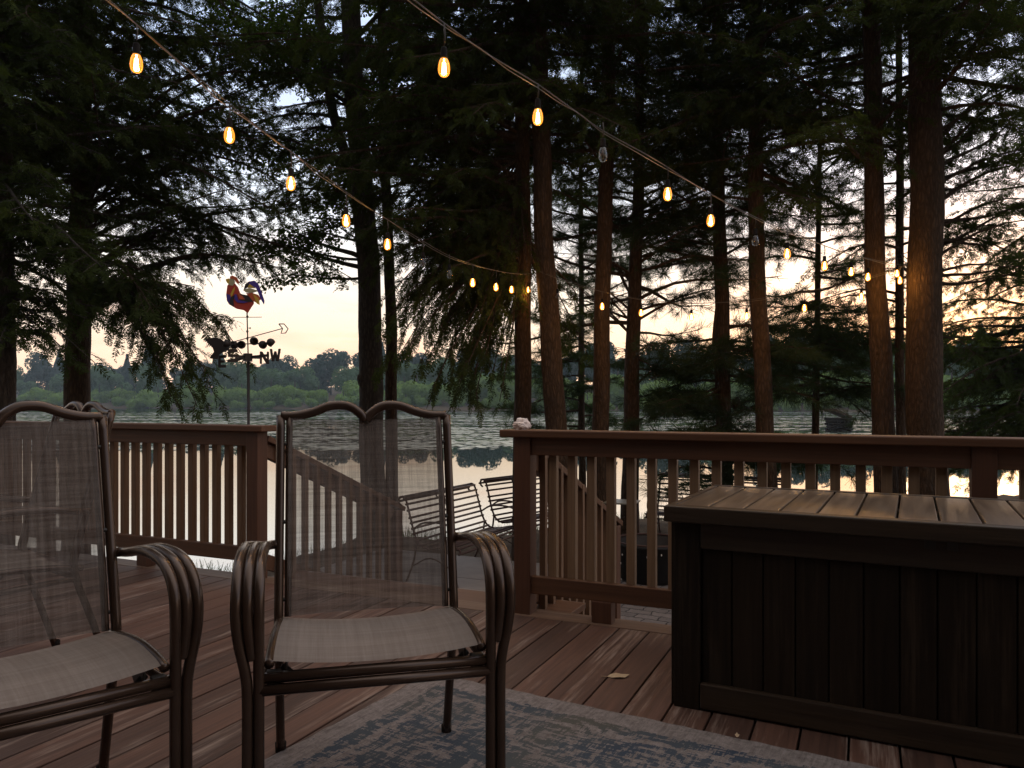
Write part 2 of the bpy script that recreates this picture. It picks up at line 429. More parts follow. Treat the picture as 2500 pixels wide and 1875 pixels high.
def tag(o, label=None, cat=None, group=None, kind=None):
    if label: o['label'] = label
    if cat: o['category'] = cat
    if group: o['group'] = group
    if kind: o['kind'] = kind
    return o
def thing(name, label, cat, loc=(0, 0, 0), rz=0, group=None):
    o = bpy.data.objects.new(name, None); C.objects.link(o); o.empty_display_size = .1
    o.location = loc; o.rotation_euler = (0, 0, rz)
    return tag(o, label, cat, group)
def copy_tree(o, parent=None):
    c = o.copy(); C.objects.link(c); c.parent = parent
    for ch in list(o.children): copy_tree(ch, c)
    return c
def smooth_path(pts, n=6):
    """Catmull-Rom through pts"""
    P = [Vector(p) for p in pts]; P = [P[0] * 2 - P[1]] + P + [P[-1] * 2 - P[-2]]; out = []
    for i in range(1, len(P) - 2):
        for k in range(n):
            t = k / n; a, b, c, d = P[i - 1:i + 3]
            out.append(.5 * ((2 * b) + (c - a) * t + (2 * a - 5 * b + 4 * c - d) * t * t + (3 * b - a - 3 * c + d) * t ** 3))
    out.append(P[-2]); return out

# ------------------------------------------------------------------ deck line
ANG = R(-24.5)
U = Vector((math.cos(ANG), math.sin(ANG), 0)); N_ = Vector((-math.sin(ANG), math.cos(ANG), 0))
PR = Vector((.068, 3.95, 0)); PL = Vector((-1.555, 4.69, 0))
Z3 = Vector((0, 0, 1))
GZ = -.76                                    # ground level beside the deck
WZ = -1.30                                   # lake level

def shore_y(x): return np.clip(13.5 + .6 * np.maximum(x, 0) - 3.3 * np.clip((-x - 2.0) / 1.6, 0, 1), 9.9, 18) + .35 * np.sin(x * 1.3) + .2 * np.sin(x * 3.1 + 1)
def far_y(x): return 212 - .47 * x + 5 * np.sin(x * .045) + 3 * np.sin(x * .13)
def zg(x, y):
    x = np.asarray(x, float); y = np.asarray(y, float)
    s = y - shore_y(x)
    near = np.where(s < -3.2, GZ, np.where(s < 0, GZ + (WZ - .02 - GZ) * (np.maximum(s + 3.2, 0) / 3.2) ** 1.05, np.maximum(WZ - .02 - .28 * s, WZ - 2.5)))
    near = near + np.where((s > -6) & (s < 1), .04 * np.sin(x * 5.1) * np.sin(y * 4.3) + .03 * np.sin(x * 11) * np.sin(y * 9), 0) * np.clip((y - 9.4) / .6, 0, 1)
    f = y - far_y(x)
    far = np.where(f < 0, WZ - np.minimum(2.0, -f * .1), WZ + np.minimum(9.0, f * .09))
    return np.where(y > 60, far, near)

# ------------------------------------------------------------------ setting: ground, lake, patio
xs = np.concatenate([np.linspace(-420, -60, 30), np.linspace(-55, -14, 20), np.linspace(-13, 13, 130), np.linspace(14, 55, 20), np.linspace(60, 420, 30)])
ys = np.concatenate([np.linspace(-60, -10, 8), np.linspace(-8, 5, 12), np.linspace(5.4, 20, 110), np.linspace(21, 90, 20), np.linspace(94, 420, 90), np.linspace(430, 480, 4)])
X, Y = np.meshgrid(xs, ys); Zz = zg(X, Y)
nx, ny = len(xs), len(ys)
idx = np.arange(nx * ny).reshape(ny, nx)
q = np.stack([idx[:-1, :-1], idx[:-1, 1:], idx[1:, 1:], idx[1:, :-1]], -1).reshape(-1, 4)
g = np_mesh('ground', np.stack([X, Y, Zz], -1).reshape(-1, 3), q, M['ground'])
g.data.polygons.foreach_set('use_smooth', [True] * len(g.data.polygons)); tag(g, kind='structure')
mb = MB(); mb.add([(-420, 7, WZ), (420, 7, WZ), (420, 480, WZ), (-420, 480, WZ)], [(0, 1, 2, 3)])
tag(mb.build('lake_water', M['water']), kind='structure')

def slab(name, poly, z0, z1, mat, kind='structure', bevel=0):
    m = MB(); n = len(poly)
    m.add([(x, y, z0) for x, y in poly] + [(x, y, z1) for x, y in poly],
          [tuple(range(n, 2 * n)), tuple(reversed(range(n)))] + [(i, (i + 1) % n, (i + 1) % n + n, i + n) for i in range(n)])
    return tag(m.build(name, mat, bevel=bevel), kind=kind)
def uv(u, n, z=0): return PR + U * u + N_ * n + Z3 * z
def uvp(u, n): p = uv(u, n); return (p.x, p.y)
slab('paver_patio', [uvp(-1.34, .35), uvp(4.6, .35), uvp(4.6, 5.2), uvp(-1.34, 5.2)], GZ - .1, GZ + .012, M['paver'])
for k, (n0, n1) in enumerate(((1.35, 2.35), (2.362, 3.35), (3.362, 4.35))):
    slab('concrete_path', [uvp(-3.8, n0), uvp(-1.35, n0), uvp(-1.35, n1), uvp(-3.8, n1)], GZ - .1, GZ + .03, M['concrete'], bevel=.008)

# ------------------------------------------------------------------ deck (boards run towards the lake)
deck_rot = ANG
mb = MB(); bw, gap = .138, .007
u0 = -6.0; k = 0
rnd = random.Random(3)
while u0 < 4.6:
    mb.box((u0 + bw / 2, (-.075 - 7.0) / 2, -.014 + rnd.uniform(-.0012, .0012)), (bw, 7.0 - .075, .028)); u0 += bw + gap
deck = mb.build('deck', M['deck'], bevel=.003); deck.location = PR; deck.rotation_euler.z = deck_rot
tag(deck, kind='structure')
mb = MB()
mb.box((-.82, .005, -.014), (12.0, .145, .028)); mb.box((-.82, .05, -.17), (12.0, .04, .27)); mb.box((-.7, -3.4, -.20), (10.5, 6.5, .26))
db = mb.build('deck_border', wood('border_stain', (.085, .042, .026), (.165, .098, .062), 0, .6, (.24, .19, .13), .6, .2), bevel=.003); db.location = PR; db.rotation_euler.z = deck_rot
tag(db, kind='structure')

# stairs from the opening down to the path
OPEN = (PL - PR).dot(U)                      # u of the left post (negative)
st = thing('deck_stairs', 'reddish wooden steps going down from the gap in the railing to the concrete path', 'stairs', PR, deck_rot)
for i in range(4):
    m = MB(); z = -.018 - i * .185
    x1 = .20 if i == 0 else -.06
    m.box(((OPEN - .02 + x1) / 2, .085 + .14 + i * .275, z - .018), (x1 - OPEN + .02, .275, .036)); m.build('tread', M['rail'], st, bevel=.004)
for x_ in (OPEN + .03, -.10):
    m = MB(); m.prism([(.05, -.30), (.05, -.06), (1.12, -.62), (1.25, GZ + .03), (.75, GZ + .03)], x_ - .019, x_ + .019, Matrix(((0, 1, 0, 0), (1, 0, 0, 0), (0, 0, 1, 0), (0, 0, 0, 1))))
    m.build('stringer', M['rail'], st)
m = MB(); m.box(((OPEN - .02 + .2) / 2, .3635, -.034), (.2 - OPEN + .02, .003, .030)); m.build('nosing_strip', M['steel'], st)

# railings
RT = .935                                    # top of the cap
def railing(name, label, u_a, u_b, posts, cap_a, cap_b, blocks, bal):
    t = thing(name, label, 'railing', PR, deck_rot)
    m = MB(); m.box(((cap_a + cap_b) / 2, 0, RT - .019), (cap_b - cap_a, .142, .038)); m.build('top_cap', M['rail'], t, bevel=.006)
    for p in posts:
        m = MB(); m.box((p, 0, (RT - .038) / 2 - .15), (.089, .089, RT - .038 + .30)); m.build('post', M['post'], t, bevel=.004)
    ps = sorted(posts)
    for a, b in zip(ps[:-1], ps[1:]):
        m = MB(); m.box(((a + b) / 2, -.012, RT - .038 - .045), (b - a - .089, .038, .088)); m.build('top_rail', M['rail'], t, bevel=.003)
        m = MB(); m.box(((a + b) / 2, -.012, .148), (b - a - .089, .038, .088)); m.build('bottom_rail', M['rail'], t, bevel=.003)
        n = round((b - a - .089) / .104); s_ = (b - a - .089 + .066) / n
        for i in range(n - 1 if n > 1 else 0):
            x = a + .0445 + (i + 1) * (b - a - .089) / n
            m = MB(); m.box((x, .0265, (RT - .045 + .115) / 2), (.041, .038, RT - .045 - .115)); m.build('baluster', M[bal], t, bevel=.002)
    for x in blocks:
        m = MB(); m.box((x, -.005, .052), (.10, .07, .104)); m.build('support_block', M['post'], t, bevel=.003)
    return t
railing('deck_railing', 'reddish brown deck railing right of the steps, behind the dark storage chest', 0, 4.2, [0, 2.02, 4.1], -.115, 4.25, [.42, 3.0], 'rail_v_lit')
railing('deck_railing', 'reddish brown deck railing left of the steps, behind the two sling chairs', -6, OPEN, [OPEN, OPEN - 1.95, OPEN - 3.9], OPEN - 4.0, OPEN + .10, [OPEN - .94, OPEN - 2.9], 'rail_v')

def stair_rail(label, u):
    t = thing('stair_railing', label, 'railing', PR, deck_rot)
    L = 1.52; drop = .60; z0 = RT - .06
    def zl(n): return -drop * n / L
    m = MB(); m.bar((u, .046, z0 - .02), (u, L + .08, z0 - .02 - drop * (L + .08) / L), .10, .036); m.build('handrail', M['rail'], t, bevel=.004)
    m = MB(); m.bar((u, .046, z0 - .085), (u, L - .05, z0 - .085 - drop * (L - .05) / L), .038, .09); m.build('upper_rail', M['rail'], t, bevel=.003)
    m = MB(); m.bar((u, .046, .10), (u, L - .05, .10 - drop * (L - .05) / L), .038, .09); m.build('lower_rail', M['rail'], t, bevel=.003)
    m = MB(); m.box((u, L, (z0 - .05 - drop + GZ) / 2), (.089, .089, z0 - .05 - drop - GZ)); m.build('post', M['post'], t, bevel=.004)
    for i in range(11):
        n = .16 + i * .12
        m = MB(); m.box((u + .036, n, z0 / 2 + .02 + zl(n)), (.034, .034, z0 - .03)); m.build('baluster', M['rail_v'], t, bevel=.002)
stair_rail('sloping stair railing going down behind the right railing', -.0)
stair_rail('sloping stair railing seen through the mesh back of the middle chair', OPEN)

# the house the deck belongs to, unseen behind the viewer: clapboard wall with a low eave, added to block eastern sky
m = MB()
for i in range(26): m.box((0, 0, .06 + i * .16), (13.0, .03, .17), Matrix.Rotation(R(7), 3, 'X'))
m.box((0, -.12, 2.1), (13.0, .2, 4.3)); m.box((0, .35, 4.28), (13.6, 1.2, .12))
hw_ = m.build('unseen_house_wall', plain('stained_siding', (.085, .06, .045), .7)); hw_.location = (.3, -2.3, 0); hw_.rotation_euler.z = R(-27)
tag(hw_, kind='structure')

# ------------------------------------------------------------------ rug
RA = R(-29.5)
rw, rd = 2.9, 2.2
rc = on_z(1052, 1648, 0.0)
m = MB(); nxr, nyr = 60, 44
rr = random.Random(5)
vs = []
for j in range(nyr + 1):
    for i in range(nxr + 1):
        vs.append((rw * i / nxr + (rr.uniform(-.004, .004) if i in (0, nxr) else 0), -rd * j / nyr + (rr.uniform(-.004, .004) if j in (0, nyr) else 0), .009 + .0018 * math.sin(i * .9) * math.sin(j * .7)))
fs = [(j * (nxr + 1) + i, (j + 1) * (nxr + 1) + i, (j + 1) * (nxr + 1) + i + 1, j * (nxr + 1) + i + 1) for j in range(nyr) for i in range(nxr)]
m.add(vs, fs)
o_ = len(m.v); loop = [(0, 0), (rw, 0), (rw, -rd), (0, -rd)]
m.add([(x, y, .008) for x, y in loop] + [(x, y, .001) for x, y in loop], [(i, i + 4, (i + 1) % 4 + 4, (i + 1) % 4) for i in range(4)])
rug = m.build('area_rug', rug_mat(rw, rd), smooth=True)
rug.location = (rc.x, rc.y, 0); rug.rotation_euler.z = RA
tag(rug, 'distressed blue and beige patterned rug lying on the deck under the middle chair', 'rug')

# ------------------------------------------------------------------ storage chest
BA = R(-27.5)
bc = on_z(1646, 1721, 0.0)
ch = thing('storage_chest', 'dark brown wooden storage chest with plank lid in front of the right railing', 'chest', (bc.x, bc.y, 0), BA)
CL, CD, CH = 1.66, .68, .655
m = MB()
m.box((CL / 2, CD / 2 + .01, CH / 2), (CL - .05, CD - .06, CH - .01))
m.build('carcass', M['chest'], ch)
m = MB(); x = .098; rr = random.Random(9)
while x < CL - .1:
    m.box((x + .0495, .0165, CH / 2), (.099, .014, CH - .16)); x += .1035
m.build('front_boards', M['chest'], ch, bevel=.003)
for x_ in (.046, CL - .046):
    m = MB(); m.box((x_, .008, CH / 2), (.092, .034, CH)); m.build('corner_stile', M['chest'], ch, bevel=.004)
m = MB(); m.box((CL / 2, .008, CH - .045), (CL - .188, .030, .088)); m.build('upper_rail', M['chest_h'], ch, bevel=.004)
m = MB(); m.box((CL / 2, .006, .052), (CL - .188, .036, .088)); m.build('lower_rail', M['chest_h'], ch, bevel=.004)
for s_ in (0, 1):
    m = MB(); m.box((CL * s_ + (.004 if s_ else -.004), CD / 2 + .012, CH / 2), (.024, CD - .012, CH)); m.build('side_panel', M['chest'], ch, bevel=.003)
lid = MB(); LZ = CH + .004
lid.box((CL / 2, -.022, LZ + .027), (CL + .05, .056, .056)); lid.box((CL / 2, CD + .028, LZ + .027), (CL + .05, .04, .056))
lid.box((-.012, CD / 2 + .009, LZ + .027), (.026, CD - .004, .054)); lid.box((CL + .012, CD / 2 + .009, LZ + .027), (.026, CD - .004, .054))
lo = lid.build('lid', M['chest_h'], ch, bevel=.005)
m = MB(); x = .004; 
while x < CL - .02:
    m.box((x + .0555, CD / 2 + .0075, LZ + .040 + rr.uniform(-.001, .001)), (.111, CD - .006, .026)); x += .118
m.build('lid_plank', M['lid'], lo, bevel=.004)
m = MB(); m.box((CL * .5 - .03, -.012, CH - .012), (.03, .012, .03)); m.box((CL * .5 + .03, -.012, CH - .012), (.03, .012, .03)); m.build('latch', M['frame_dk'], ch, bevel=.002)

# ------------------------------------------------------------------ patio chair: local x = viewer's right, y = back, front at -y, rear feet at y = 0
def make_chair(label):
    t = thing('patio_chair', label, 'chair', group='sling patio chairs on the deck')
    hw = .258
    def post_path(s):
        return smooth_path([(s * hw, .0, .0), (s * hw, -.07, .22), (s * hw, -.135, .42), (s * hw, -.125, .52), (s * hw, -.085, .68), (s * hw, -.035, .88), (s * hw, .005, 1.035)], 4)
    for s in (-1, 1):
        m = MB(); m.tube(post_path(s), .0135, 10); m.build('back_post', M['frame'], t, True)
        m = MB(); m.lathe([(.0, -.001), (.016, 0.001), (.017, .03), (.0136, .032)], 12, (s * hw, 0, 0)); m.build('foot_cap', M['black'], t, True)
    top = [(-hw, .005, 1.035), (-hw * .82, .006, 1.036), (-hw * .62, .008, 1.047), (-hw * .42, .009, 1.066), (-hw * .22, .008, 1.066), (-hw * .08, .006, 1.045), (0, .005, 1.020)]
    m = MB(); m.tube(smooth_path(top, 5), .0145, 10); m.tube(smooth_path([(-x, y, z) for x, y, z in top], 5), .0145, 10)
    m.build('crest_rail', M['frame'], t, True)
    # back sling between two flat side rails
    for s in (-1, 1):
        m = MB(); x = s * (hw - .026)
        m.tube(smooth_path([(x, -.136, .452), (x, -.120, .54), (x, -.085, .70), (x, -.037, .88), (x, .001, 1.030)], 4), .010, 8); m.build('back_sling_rail', M['frame'], t, True)
        m = MB()
        for z, y in ((.50, -.126), (.72, -.079), (.95, -.02)): m.tube([(s * (hw - .030), y, z), (s * hw, y, z)], .006, 8)
        m.build('spacer_bolt', M['frame_dk'], t, True)
    m = MB(); nu, nv = 14, 20; vs = []
    prof = smooth_path([(0, -.142, .455), (0, -.127, .54), (0, -.093, .70), (0, -.045, .88), (0, -.006, 1.028)], 5)
    for j in range(nv + 1):
        p = prof[j * (len(prof) - 1) // nv]
        for i in range(nu + 1):
            a = i / nu * 2 - 1
            vs.append((a * (hw - .024), p.y + .018 * (1 - a * a) - .003, p.z - (.006 * (1 - a * a) if j == nv else 0)))
    m.add(vs, [(j * (nu + 1) + i, j * (nu + 1) + i + 1, (j + 1) * (nu + 1) + i + 1, (j + 1) * (nu + 1) + i) for j in range(nv) for i in range(nu)])
    m.build('back_sling', M['sling'], t, True)
    # seat
    seat = [(-.105, .432), (-.17, .442), (-.28, .455), (-.38, .459), (-.455, .454), (-.505, .447), (-.528, .441)]
    sp = smooth_path([(0, y, z) for y, z in seat], 4)
    m = MB(); vs = []; nu = 14
    for p in sp:
        for i in range(nu + 1):
            a = i / nu * 2 - 1; w_ = .250 + .010 * min(1, (-.105 - p.y) / .4)
            vs.append((a * w_, p.y, p.z + .012 - .020 * (1 - a * a)))
    m.add(vs, [(j * (nu + 1) + i, j * (nu + 1) + i + 1, (j + 1) * (nu + 1) + i + 1, (j + 1) * (nu + 1) + i) for j in range(len(sp) - 1) for i in range(nu)])
    m.build('seat_sling', M['seat'], t, True)
    for s in (-1, 1):
        m = MB(); m.tube([(s * (.252 + .010 * min(1, (-.105 - p.y) / .4)), p.y, p.z + .003) for p in sp], .0125, 8); m.build('seat_rail', M['frame'], t, True)
        m = MB()
        m.prism([(-.50, .405), (-.50, .435), (-.36, .445), (-.40, .41), (-.43, .385), (-.47, .385)], s * .225 - .003, s * .225 + .003, Matrix(((0, 1, 0, 0), (1, 0, 0, 0), (0, 0, 1, 0), (0, 0, 0, 1))))
        m.box((s * .252, -.512, .408), (.034, .020, .034))
        m.tube([(s * .21, -.48, .40), (s * .235, -.47, .42)], .010, 8)
        m.build('seat_bracket', M['frame_dk'], t, False, .002)
    # frame across the front, and side stretchers
    m = MB(); m.tube([(-.284, -.527, .382), (.284, -.527, .382)], .0140, 10); m.build('front_stretcher', M['frame'], t, True)
    m = MB(); m.tube([(-.284, -.519, .409), (.284, -.519, .409)], .0140, 10); m.build('front_stretcher', M['frame'], t, True)
    m = MB(); m.tube([(-hw, -.125, .40), (hw, -.125, .40)], .011, 10); m.build('rear_stretcher', M['frame'], t, True)
    for s in (-1, 1):
        m = MB(); m.tube([(s * .283, -.52, .395), (s * hw, -.128, .40)], .011, 10); m.build('side_stretcher', M['frame'], t, True)
    # arms: three tubes side by side that sweep forward and bend down into the front legs
    for s in (-1, 1):
        def P(x, y, z): return (s * x, y, z)
        xi, dxx = .286, .0262
        m = MB(); m.tube(smooth_path([P(.262, -.085, .655), P(.280, -.10, .657), P(xi, -.135, .661), P(xi, -.28, .685), P(xi, -.40, .684), P(xi, -.475, .664), P(xi, -.520, .616), P(xi, -.530, .54), P(xi, -.528, .40), P(xi, -.528, .2), P(xi, -.528, 0)], 6), .0135, 10)
        m.build('arm_and_front_leg', M['frame'], t, True)
        m = MB(); m.tube(smooth_path([P(xi + .012, -.130, .659), P(xi + dxx, -.18, .670), P(xi + dxx, -.28, .686), P(xi + dxx, -.40, .685), P(xi + dxx, -.475, .665), P(xi + dxx, -.520, .616), P(xi + dxx, -.530, .56), P(xi + .02, -.530, .49), P(xi + .016, -.528, .46)], 6), .0135, 10)
        m.build('arm_tube', M['frame'], t, True)
        m = MB(); m.tube(smooth_path([P(xi + .026, -.150, .664), P(xi + 2 * dxx, -.22, .678), P(xi + 2 * dxx, -.29, .686), P(xi + 2 * dxx, -.40, .685), P(xi + 2 * dxx, -.475, .664), P(xi + 2 * dxx, -.520, .616), P(xi + 2 * dxx, -.530, .56), P(xi + 1.75 * dxx, -.529, .50), P(xi + 1.2 * dxx, -.528, .43), P(xi + 1.0 * dxx, -.528, .37), P(xi + 1.0 * dxx, -.528, .2), P(xi + 1.0 * dxx, -.528, 0)], 6), .0135, 10)
        m.build('outer_arm_and_leg', M['frame'], t, True)
    return t

c1 = make_chair('bronze patio chair with taupe mesh sling standing on the rug corner, middle of the deck')
c1.location = (-.463, 2.435, 0); c1.rotation_euler.z = R(14.3)
c2 = copy_tree(c1); c2['label'] = 'bronze patio chair with taupe mesh sling cut off by the left picture edge'
c2.location = (-1.375, 2.05, 0); c2.rotation_euler.z = R(42)
c3 = copy_tree(c1); c3['label'] = 'patio chair half hidden behind the left chair, only its crest and back showing'
c3.location = (-1.80, 3.22, 0); c3.rotation_euler.z = R(-38)

# ------------------------------------------------------------------ small things on the deck
m = MB(); rr = random.Random(11)
lp = [(-.030, 0, 0), (-.02, .012, .004), (-.004, .018, .006), (.012, .014, .003), (.030, .004, .008), (.016, -.010, .002), (.0, -.016, .007), (-.018, -.012, .003)]
m.add([(0, 0, .003)] + lp, [(0, i + 1, (i + 1) % 8 + 1) for i in range(8)]); m.tube([(-.03, 0, .001), (-.045, -.004, .004)], .001, 5)
lf = m.build('dry_leaf', M['dryleaf']); p = on_z(1510, 1652, .001); lf.location = p; lf.scale = (1.5, 1.5, 1)
tag(lf, 'single pale dry leaf lying on the deck boards left of the storage chest', 'leaf')
lf2 = lf.copy(); C.objects.link(lf2); lf2.location = on_z(1800, 1797, .012); lf2.rotation_euler.z = 1.2; lf2.scale = (.35, .45, 1)
tag(lf2, 'tiny dry leaf scrap at the edge of the rug in front of the chest', 'leaf')

import bmesh
bm = bmesh.new(); bmesh.ops.create_icosphere(bm, subdivisions=4, radius=1)
from mathutils import noise as mno
for v in bm.verts:
    c = v.co.copy(); k = 1 + .34 * mno.noise(c * 1.7 + Vector((3, 1, 2))) + .30 * abs(mno.noise(c * 3.6)) - .12 * abs(mno.noise(c * 8))
    v.co = Vector((c.x * .040 * k, c.y * .032 * k, c.z * .028 * k + (.012 if c.z > .75 else 0)))
me = bpy.data.meshes.new('paper_napkin'); bm.to_mesh(me); bm.free(); me.materials.append(M['tissue'])
tis = bpy.data.objects.new('paper_napkin', me); C.objects.link(tis)
tp_ = uv(-.02, 0); tis.location = (tp_.x, tp_.y, RT + .021)
tag(tis, 'crumpled white paper napkin on the end of the right railing cap', 'napkin')

# ------------------------------------------------------------------ garden: iron benches, side table, fire bowl
def make_bench(label, L, loc, rz):
    t = thing('garden_bench', label, 'bench', loc, rz, 'slatted iron benches round the fire bowl')
    prof = smooth_path([(0, -.245, .80), (0, -.275, .825), (0, -.275, .870), (0, -.235, .890), (0, -.195, .865), (0, -.165, .78), (0, -.13, .66), (0, -.09, .53), (0, -.03, .43), (0, .05, .395),
                        (0, .15, .40), (0, .27, .425), (0, .38, .43), (0, .435, .405), (0, .44, .37)], 5)
    def stile(x, r): m = MB(); m.tube([(x, p.y, p.z) for p in prof], r, 6); m.build('stile', M['iron'], t, True)
    for x in (-L / 2, L / 2): stile(x, .012)
    stile(0, .009)
    acc = 0; last = prof[0]
    m = MB(); k = 0; cnt = 0
    for p in prof:
        acc += (p - last).length; last = p
        if acc >= .052:
            acc = 0
            if cnt < 40: m.tube([(-L / 2 - .025, p.y, p.z), (L / 2 + .025, p.y, p.z)], .0115, 6)
            cnt += 1
    m.build('slat_bars', M['iron'], t, True)
    for s in (-1, 1):
        x = s * L / 2
        m = MB(); m.tube(smooth_path([(x, -.10, .58), (x, .02, .645), (x, .20, .655), (x, .34, .62), (x, .40, .53), (x, .36, .455), (x, .30, .48), (x, .31, .54), (x, .35, .545)], 5), .010, 6); m.build('armrest', M['iron'], t, True)
        m = MB(); m.tube(smooth_path([(x, .33, .425), (x, .36, .25), (x, .42, .02), (x, .47, .0)], 4), .012, 6); m.build('leg', M['iron'], t, True)
        m = MB(); m.tube(smooth_path([(x, -.06, .46), (x, -.10, .25), (x, -.20, .02), (x, -.25, .0)], 4), .012, 6); m.build('leg', M['iron'], t, True)
        m = MB(); m.tube(smooth_path([(x, -.12, .2), (x, .1, .30), (x, .37, .2)], 4), .008, 6); m.build('brace', M['iron'], t, True)
    return t
def bench_at(pa, pb, label):
    a, b = Vector(pa), Vector(pb); d = (b - a); L = math.hypot(d.x, d.y); mid = (a + b) / 2; ang = math.atan2(d.y, d.x)
    back = Vector((-math.sin(ang), math.cos(ang), 0))       # local +y is the seat side: turn so that it faces the viewer's side
    rz = ang + math.pi
    return make_bench(label, L, (mid.x - back.x * .23, mid.y - back.y * .23, float(zg(mid.x, mid.y)) - .012), rz)
bench_at((-1.10, 7.75), (-.47, 9.0), 'iron slat bench seen between the middle chair and the railing post')
bench_at((-.35, 9.45), (.42, 10.4), 'iron slat bench with scrolled back half hidden behind the right railing post')
bench_at((2.04, 10.5), (3.48, 9.75), 'iron slat bench seen through the balusters above the storage chest')
tbp = Vector((1.27, 8.9, 0)); gz_ = float(zg(tbp.x, tbp.y)) + .012
tb = thing('side_table', 'small square metal side table seen between the balusters near the fire bowl', 'table', (tbp.x, tbp.y, gz_), R(-20))
m = MB(); m.box((0, 0, .665), (.37, .37, .018)); m.build('table_top', plain('table_paint', (.20, .19, .15), .35), tb, bevel=.006)
for sx in (-1, 1):
    for sy in (-1, 1):
        m = MB(); m.tube([(sx * .16, sy * .16, .656), (sx * .17, sy * .17, 0)], .010, 6); m.build('leg', M['iron'], tb, True)
fp = on_z(1590, 1412, GZ + .012); fb = thing('fire_bowl', 'round dark metal fire bowl on the pavers behind the balusters', 'fire bowl', fp)
m = MB(); m.lathe([(.30, .0), (.34, .02), (.35, .34), (.385, .36), (.39, .385), (.37, .39), (.335, .37), (.32, .10), (.0, .08)], 32); m.build('bowl', plain('burnt_steel', (.020, .018, .018), .6, .5), fb, True)
m = MB(); m.tube([(.37 * math.cos(a), .37 * math.sin(a), .395) for a in [2 * math.pi * i / 32 for i in range(33)]], .012, 6, cap=False); m.build('rim', M['iron'], fb, True)
m = MB(); rr = random.Random(4); pts = []
for i in range(60):
    a = -2.9 + i * .05; pts.append((.40 * math.cos(a), .40 * math.sin(a), .33 - .06 * abs(math.sin(i * .33)) + rr.uniform(-.01, .01)))
m.tube(pts, .002, 4); m.tube([(pts[5][0], pts[5][1], pts[5][2]), (pts[5][0] - .01, pts[5][1] - .01, .2), (pts[5][0] + .01, pts[5][1] - .02, .02)], .002, 4)
m.tube([(pts[40][0], pts[40][1], pts[40][2]), (pts[40][0] - .01, pts[40][1] - .01, .2), (pts[40][0] + .02, pts[40][1] - .02, .06)], .002, 4)
fl = m.build('fairy_lights', M['black']); fl.location = fp
tag(fl, 'unlit string of tiny white fairy lights draped round the fire bowl rim', 'fairy lights')
m = MB()
for i in list(range(0, 60, 7)): m.lathe([(0, -.014), (.006, -.008), (.005, .006), (0, .010)], 6, pts[i])
for k in (5, 40):
    for z in (.25, .2, .14, .09, .04): m.lathe([(0, -.014), (.006, -.008), (.005, .006), (0, .010)], 6, (pts[k][0] + rr.uniform(-.015, .015), pts[k][1] - .015, z))
m.build('fairy_bulbs', M['white'], fl, True)['kind'] = 'stuff'

# ------------------------------------------------------------------ rooster weathervane
VD = 7.0; K = .1809 * VD / F
vz = thing('weathervane', 'colourful metal rooster weathervane on a tall pole beyond the left railing', 'weathervane', (0, 0, 0))
v0 = W(480 + 680 * .1809, 640 + 685 * .1809, VD)
gzv = float(zg(v0.x, VD)) - .05
vz.location = (v0.x, VD, gzv)
def vp(pts): return [((x - 680) * K, v0.z - gzv - (y - 685) * K) for x, y in pts]
def plate(name, pts, mat, k, parent=vz):
    m = MB(); m.prism(vp(pts), -.004 - k * .003, .002 + k * .003); return m.build(name, M[mat], parent)
body = plate('rooster_body', [(400, 440), (415, 320), (440, 290), (520, 290), (560, 340), (590, 420), (650, 450), (700, 450), (770, 520), (775, 560), (740, 610), (690, 690), (640, 650), (540, 630), (490, 600), (440, 570), (410, 520)], 'v_red', 0)
plate('head', [(440, 225), (500, 228), (520, 270), (495, 318), (445, 312), (430, 270)], 'v_crm', 1, body)
plate('comb', [(455, 195), (490, 183), (540, 205), (572, 260), (562, 300), (530, 265), (505, 230), (455, 225)], 'v_org', 2, body)
plate('beak', [(398, 232), (440, 222), (448, 250), (440, 300), (420, 285), (402, 258)], 'v_yel', 2, body)
plate('neck_feather', [(520, 330), (515, 380), (490, 440), (465, 475), (462, 430), (490, 370)], 'v_yel', 1, body)
plate('breast_feather', [(405, 430), (450, 440), (465, 480), (450, 565), (415, 520)], 'v_blu', 1, body)
plate('breast_feather', [(470, 475), (520, 440), (500, 520), (510, 605), (455, 570), (450, 520)], 'v_blk', 2, body)
plate('wing_feather', [(520, 430), (545, 440), (570, 515), (700, 540), (640, 555), (560, 548), (515, 500)], 'v_blu', 3, body)
plate('wing_feather', [(590, 430), (700, 450), (770, 535), (700, 540), (580, 515)], 'v_blk', 2, body)
plate('wing_feather', [(560, 420), (620, 455), (660, 505), (590, 505)], 'v_org', 3, body)
plate('tail_feather', [(690, 330), (720, 262), (780, 250), (830, 290), (860, 360), (915, 520), (910, 572), (868, 500), (835, 420), (800, 345)], 'v_blu', 1, body)
plate('tail_feather', [(640, 370), (660, 300), (715, 260), (700, 335)], 'v_blk', 2, body)
plate('tail_feather', [(695, 345), (720, 295), (800, 355)], 'v_yel', 3, body)
plate('tail_feather', [(632, 378), (720, 350), (835, 385), (750, 415), (670, 410)], 'v_crm', 4, body)
plate('tail_feather', [(670, 420), (750, 415), (830, 440), (870, 500), (800, 545), (760, 520), (700, 460)], 'v_org', 2, body)
plate('tail_feather', [(765, 425), (840, 490), (848, 575), (815, 560)], 'v_yel', 3, body)
def ox(x, dy): return W(480 + x * .1809, 0, VD + dy).x - v0.x
def vz_z(y): return v0.z - gzv - (y - 685) * K
m = MB(); m.tube([(.02, .0, 0), (.012, 0, vz_z(1340))], .013, 8); m.tube([(.012, 0, vz_z(1340)), (0, 0, vz_z(680))], .006, 8)
for y in (735, 935, 1030): m.lathe([(.006, -.012), (.012, 0), (.006, .012)], 8, (.003, 0, vz_z(y)))
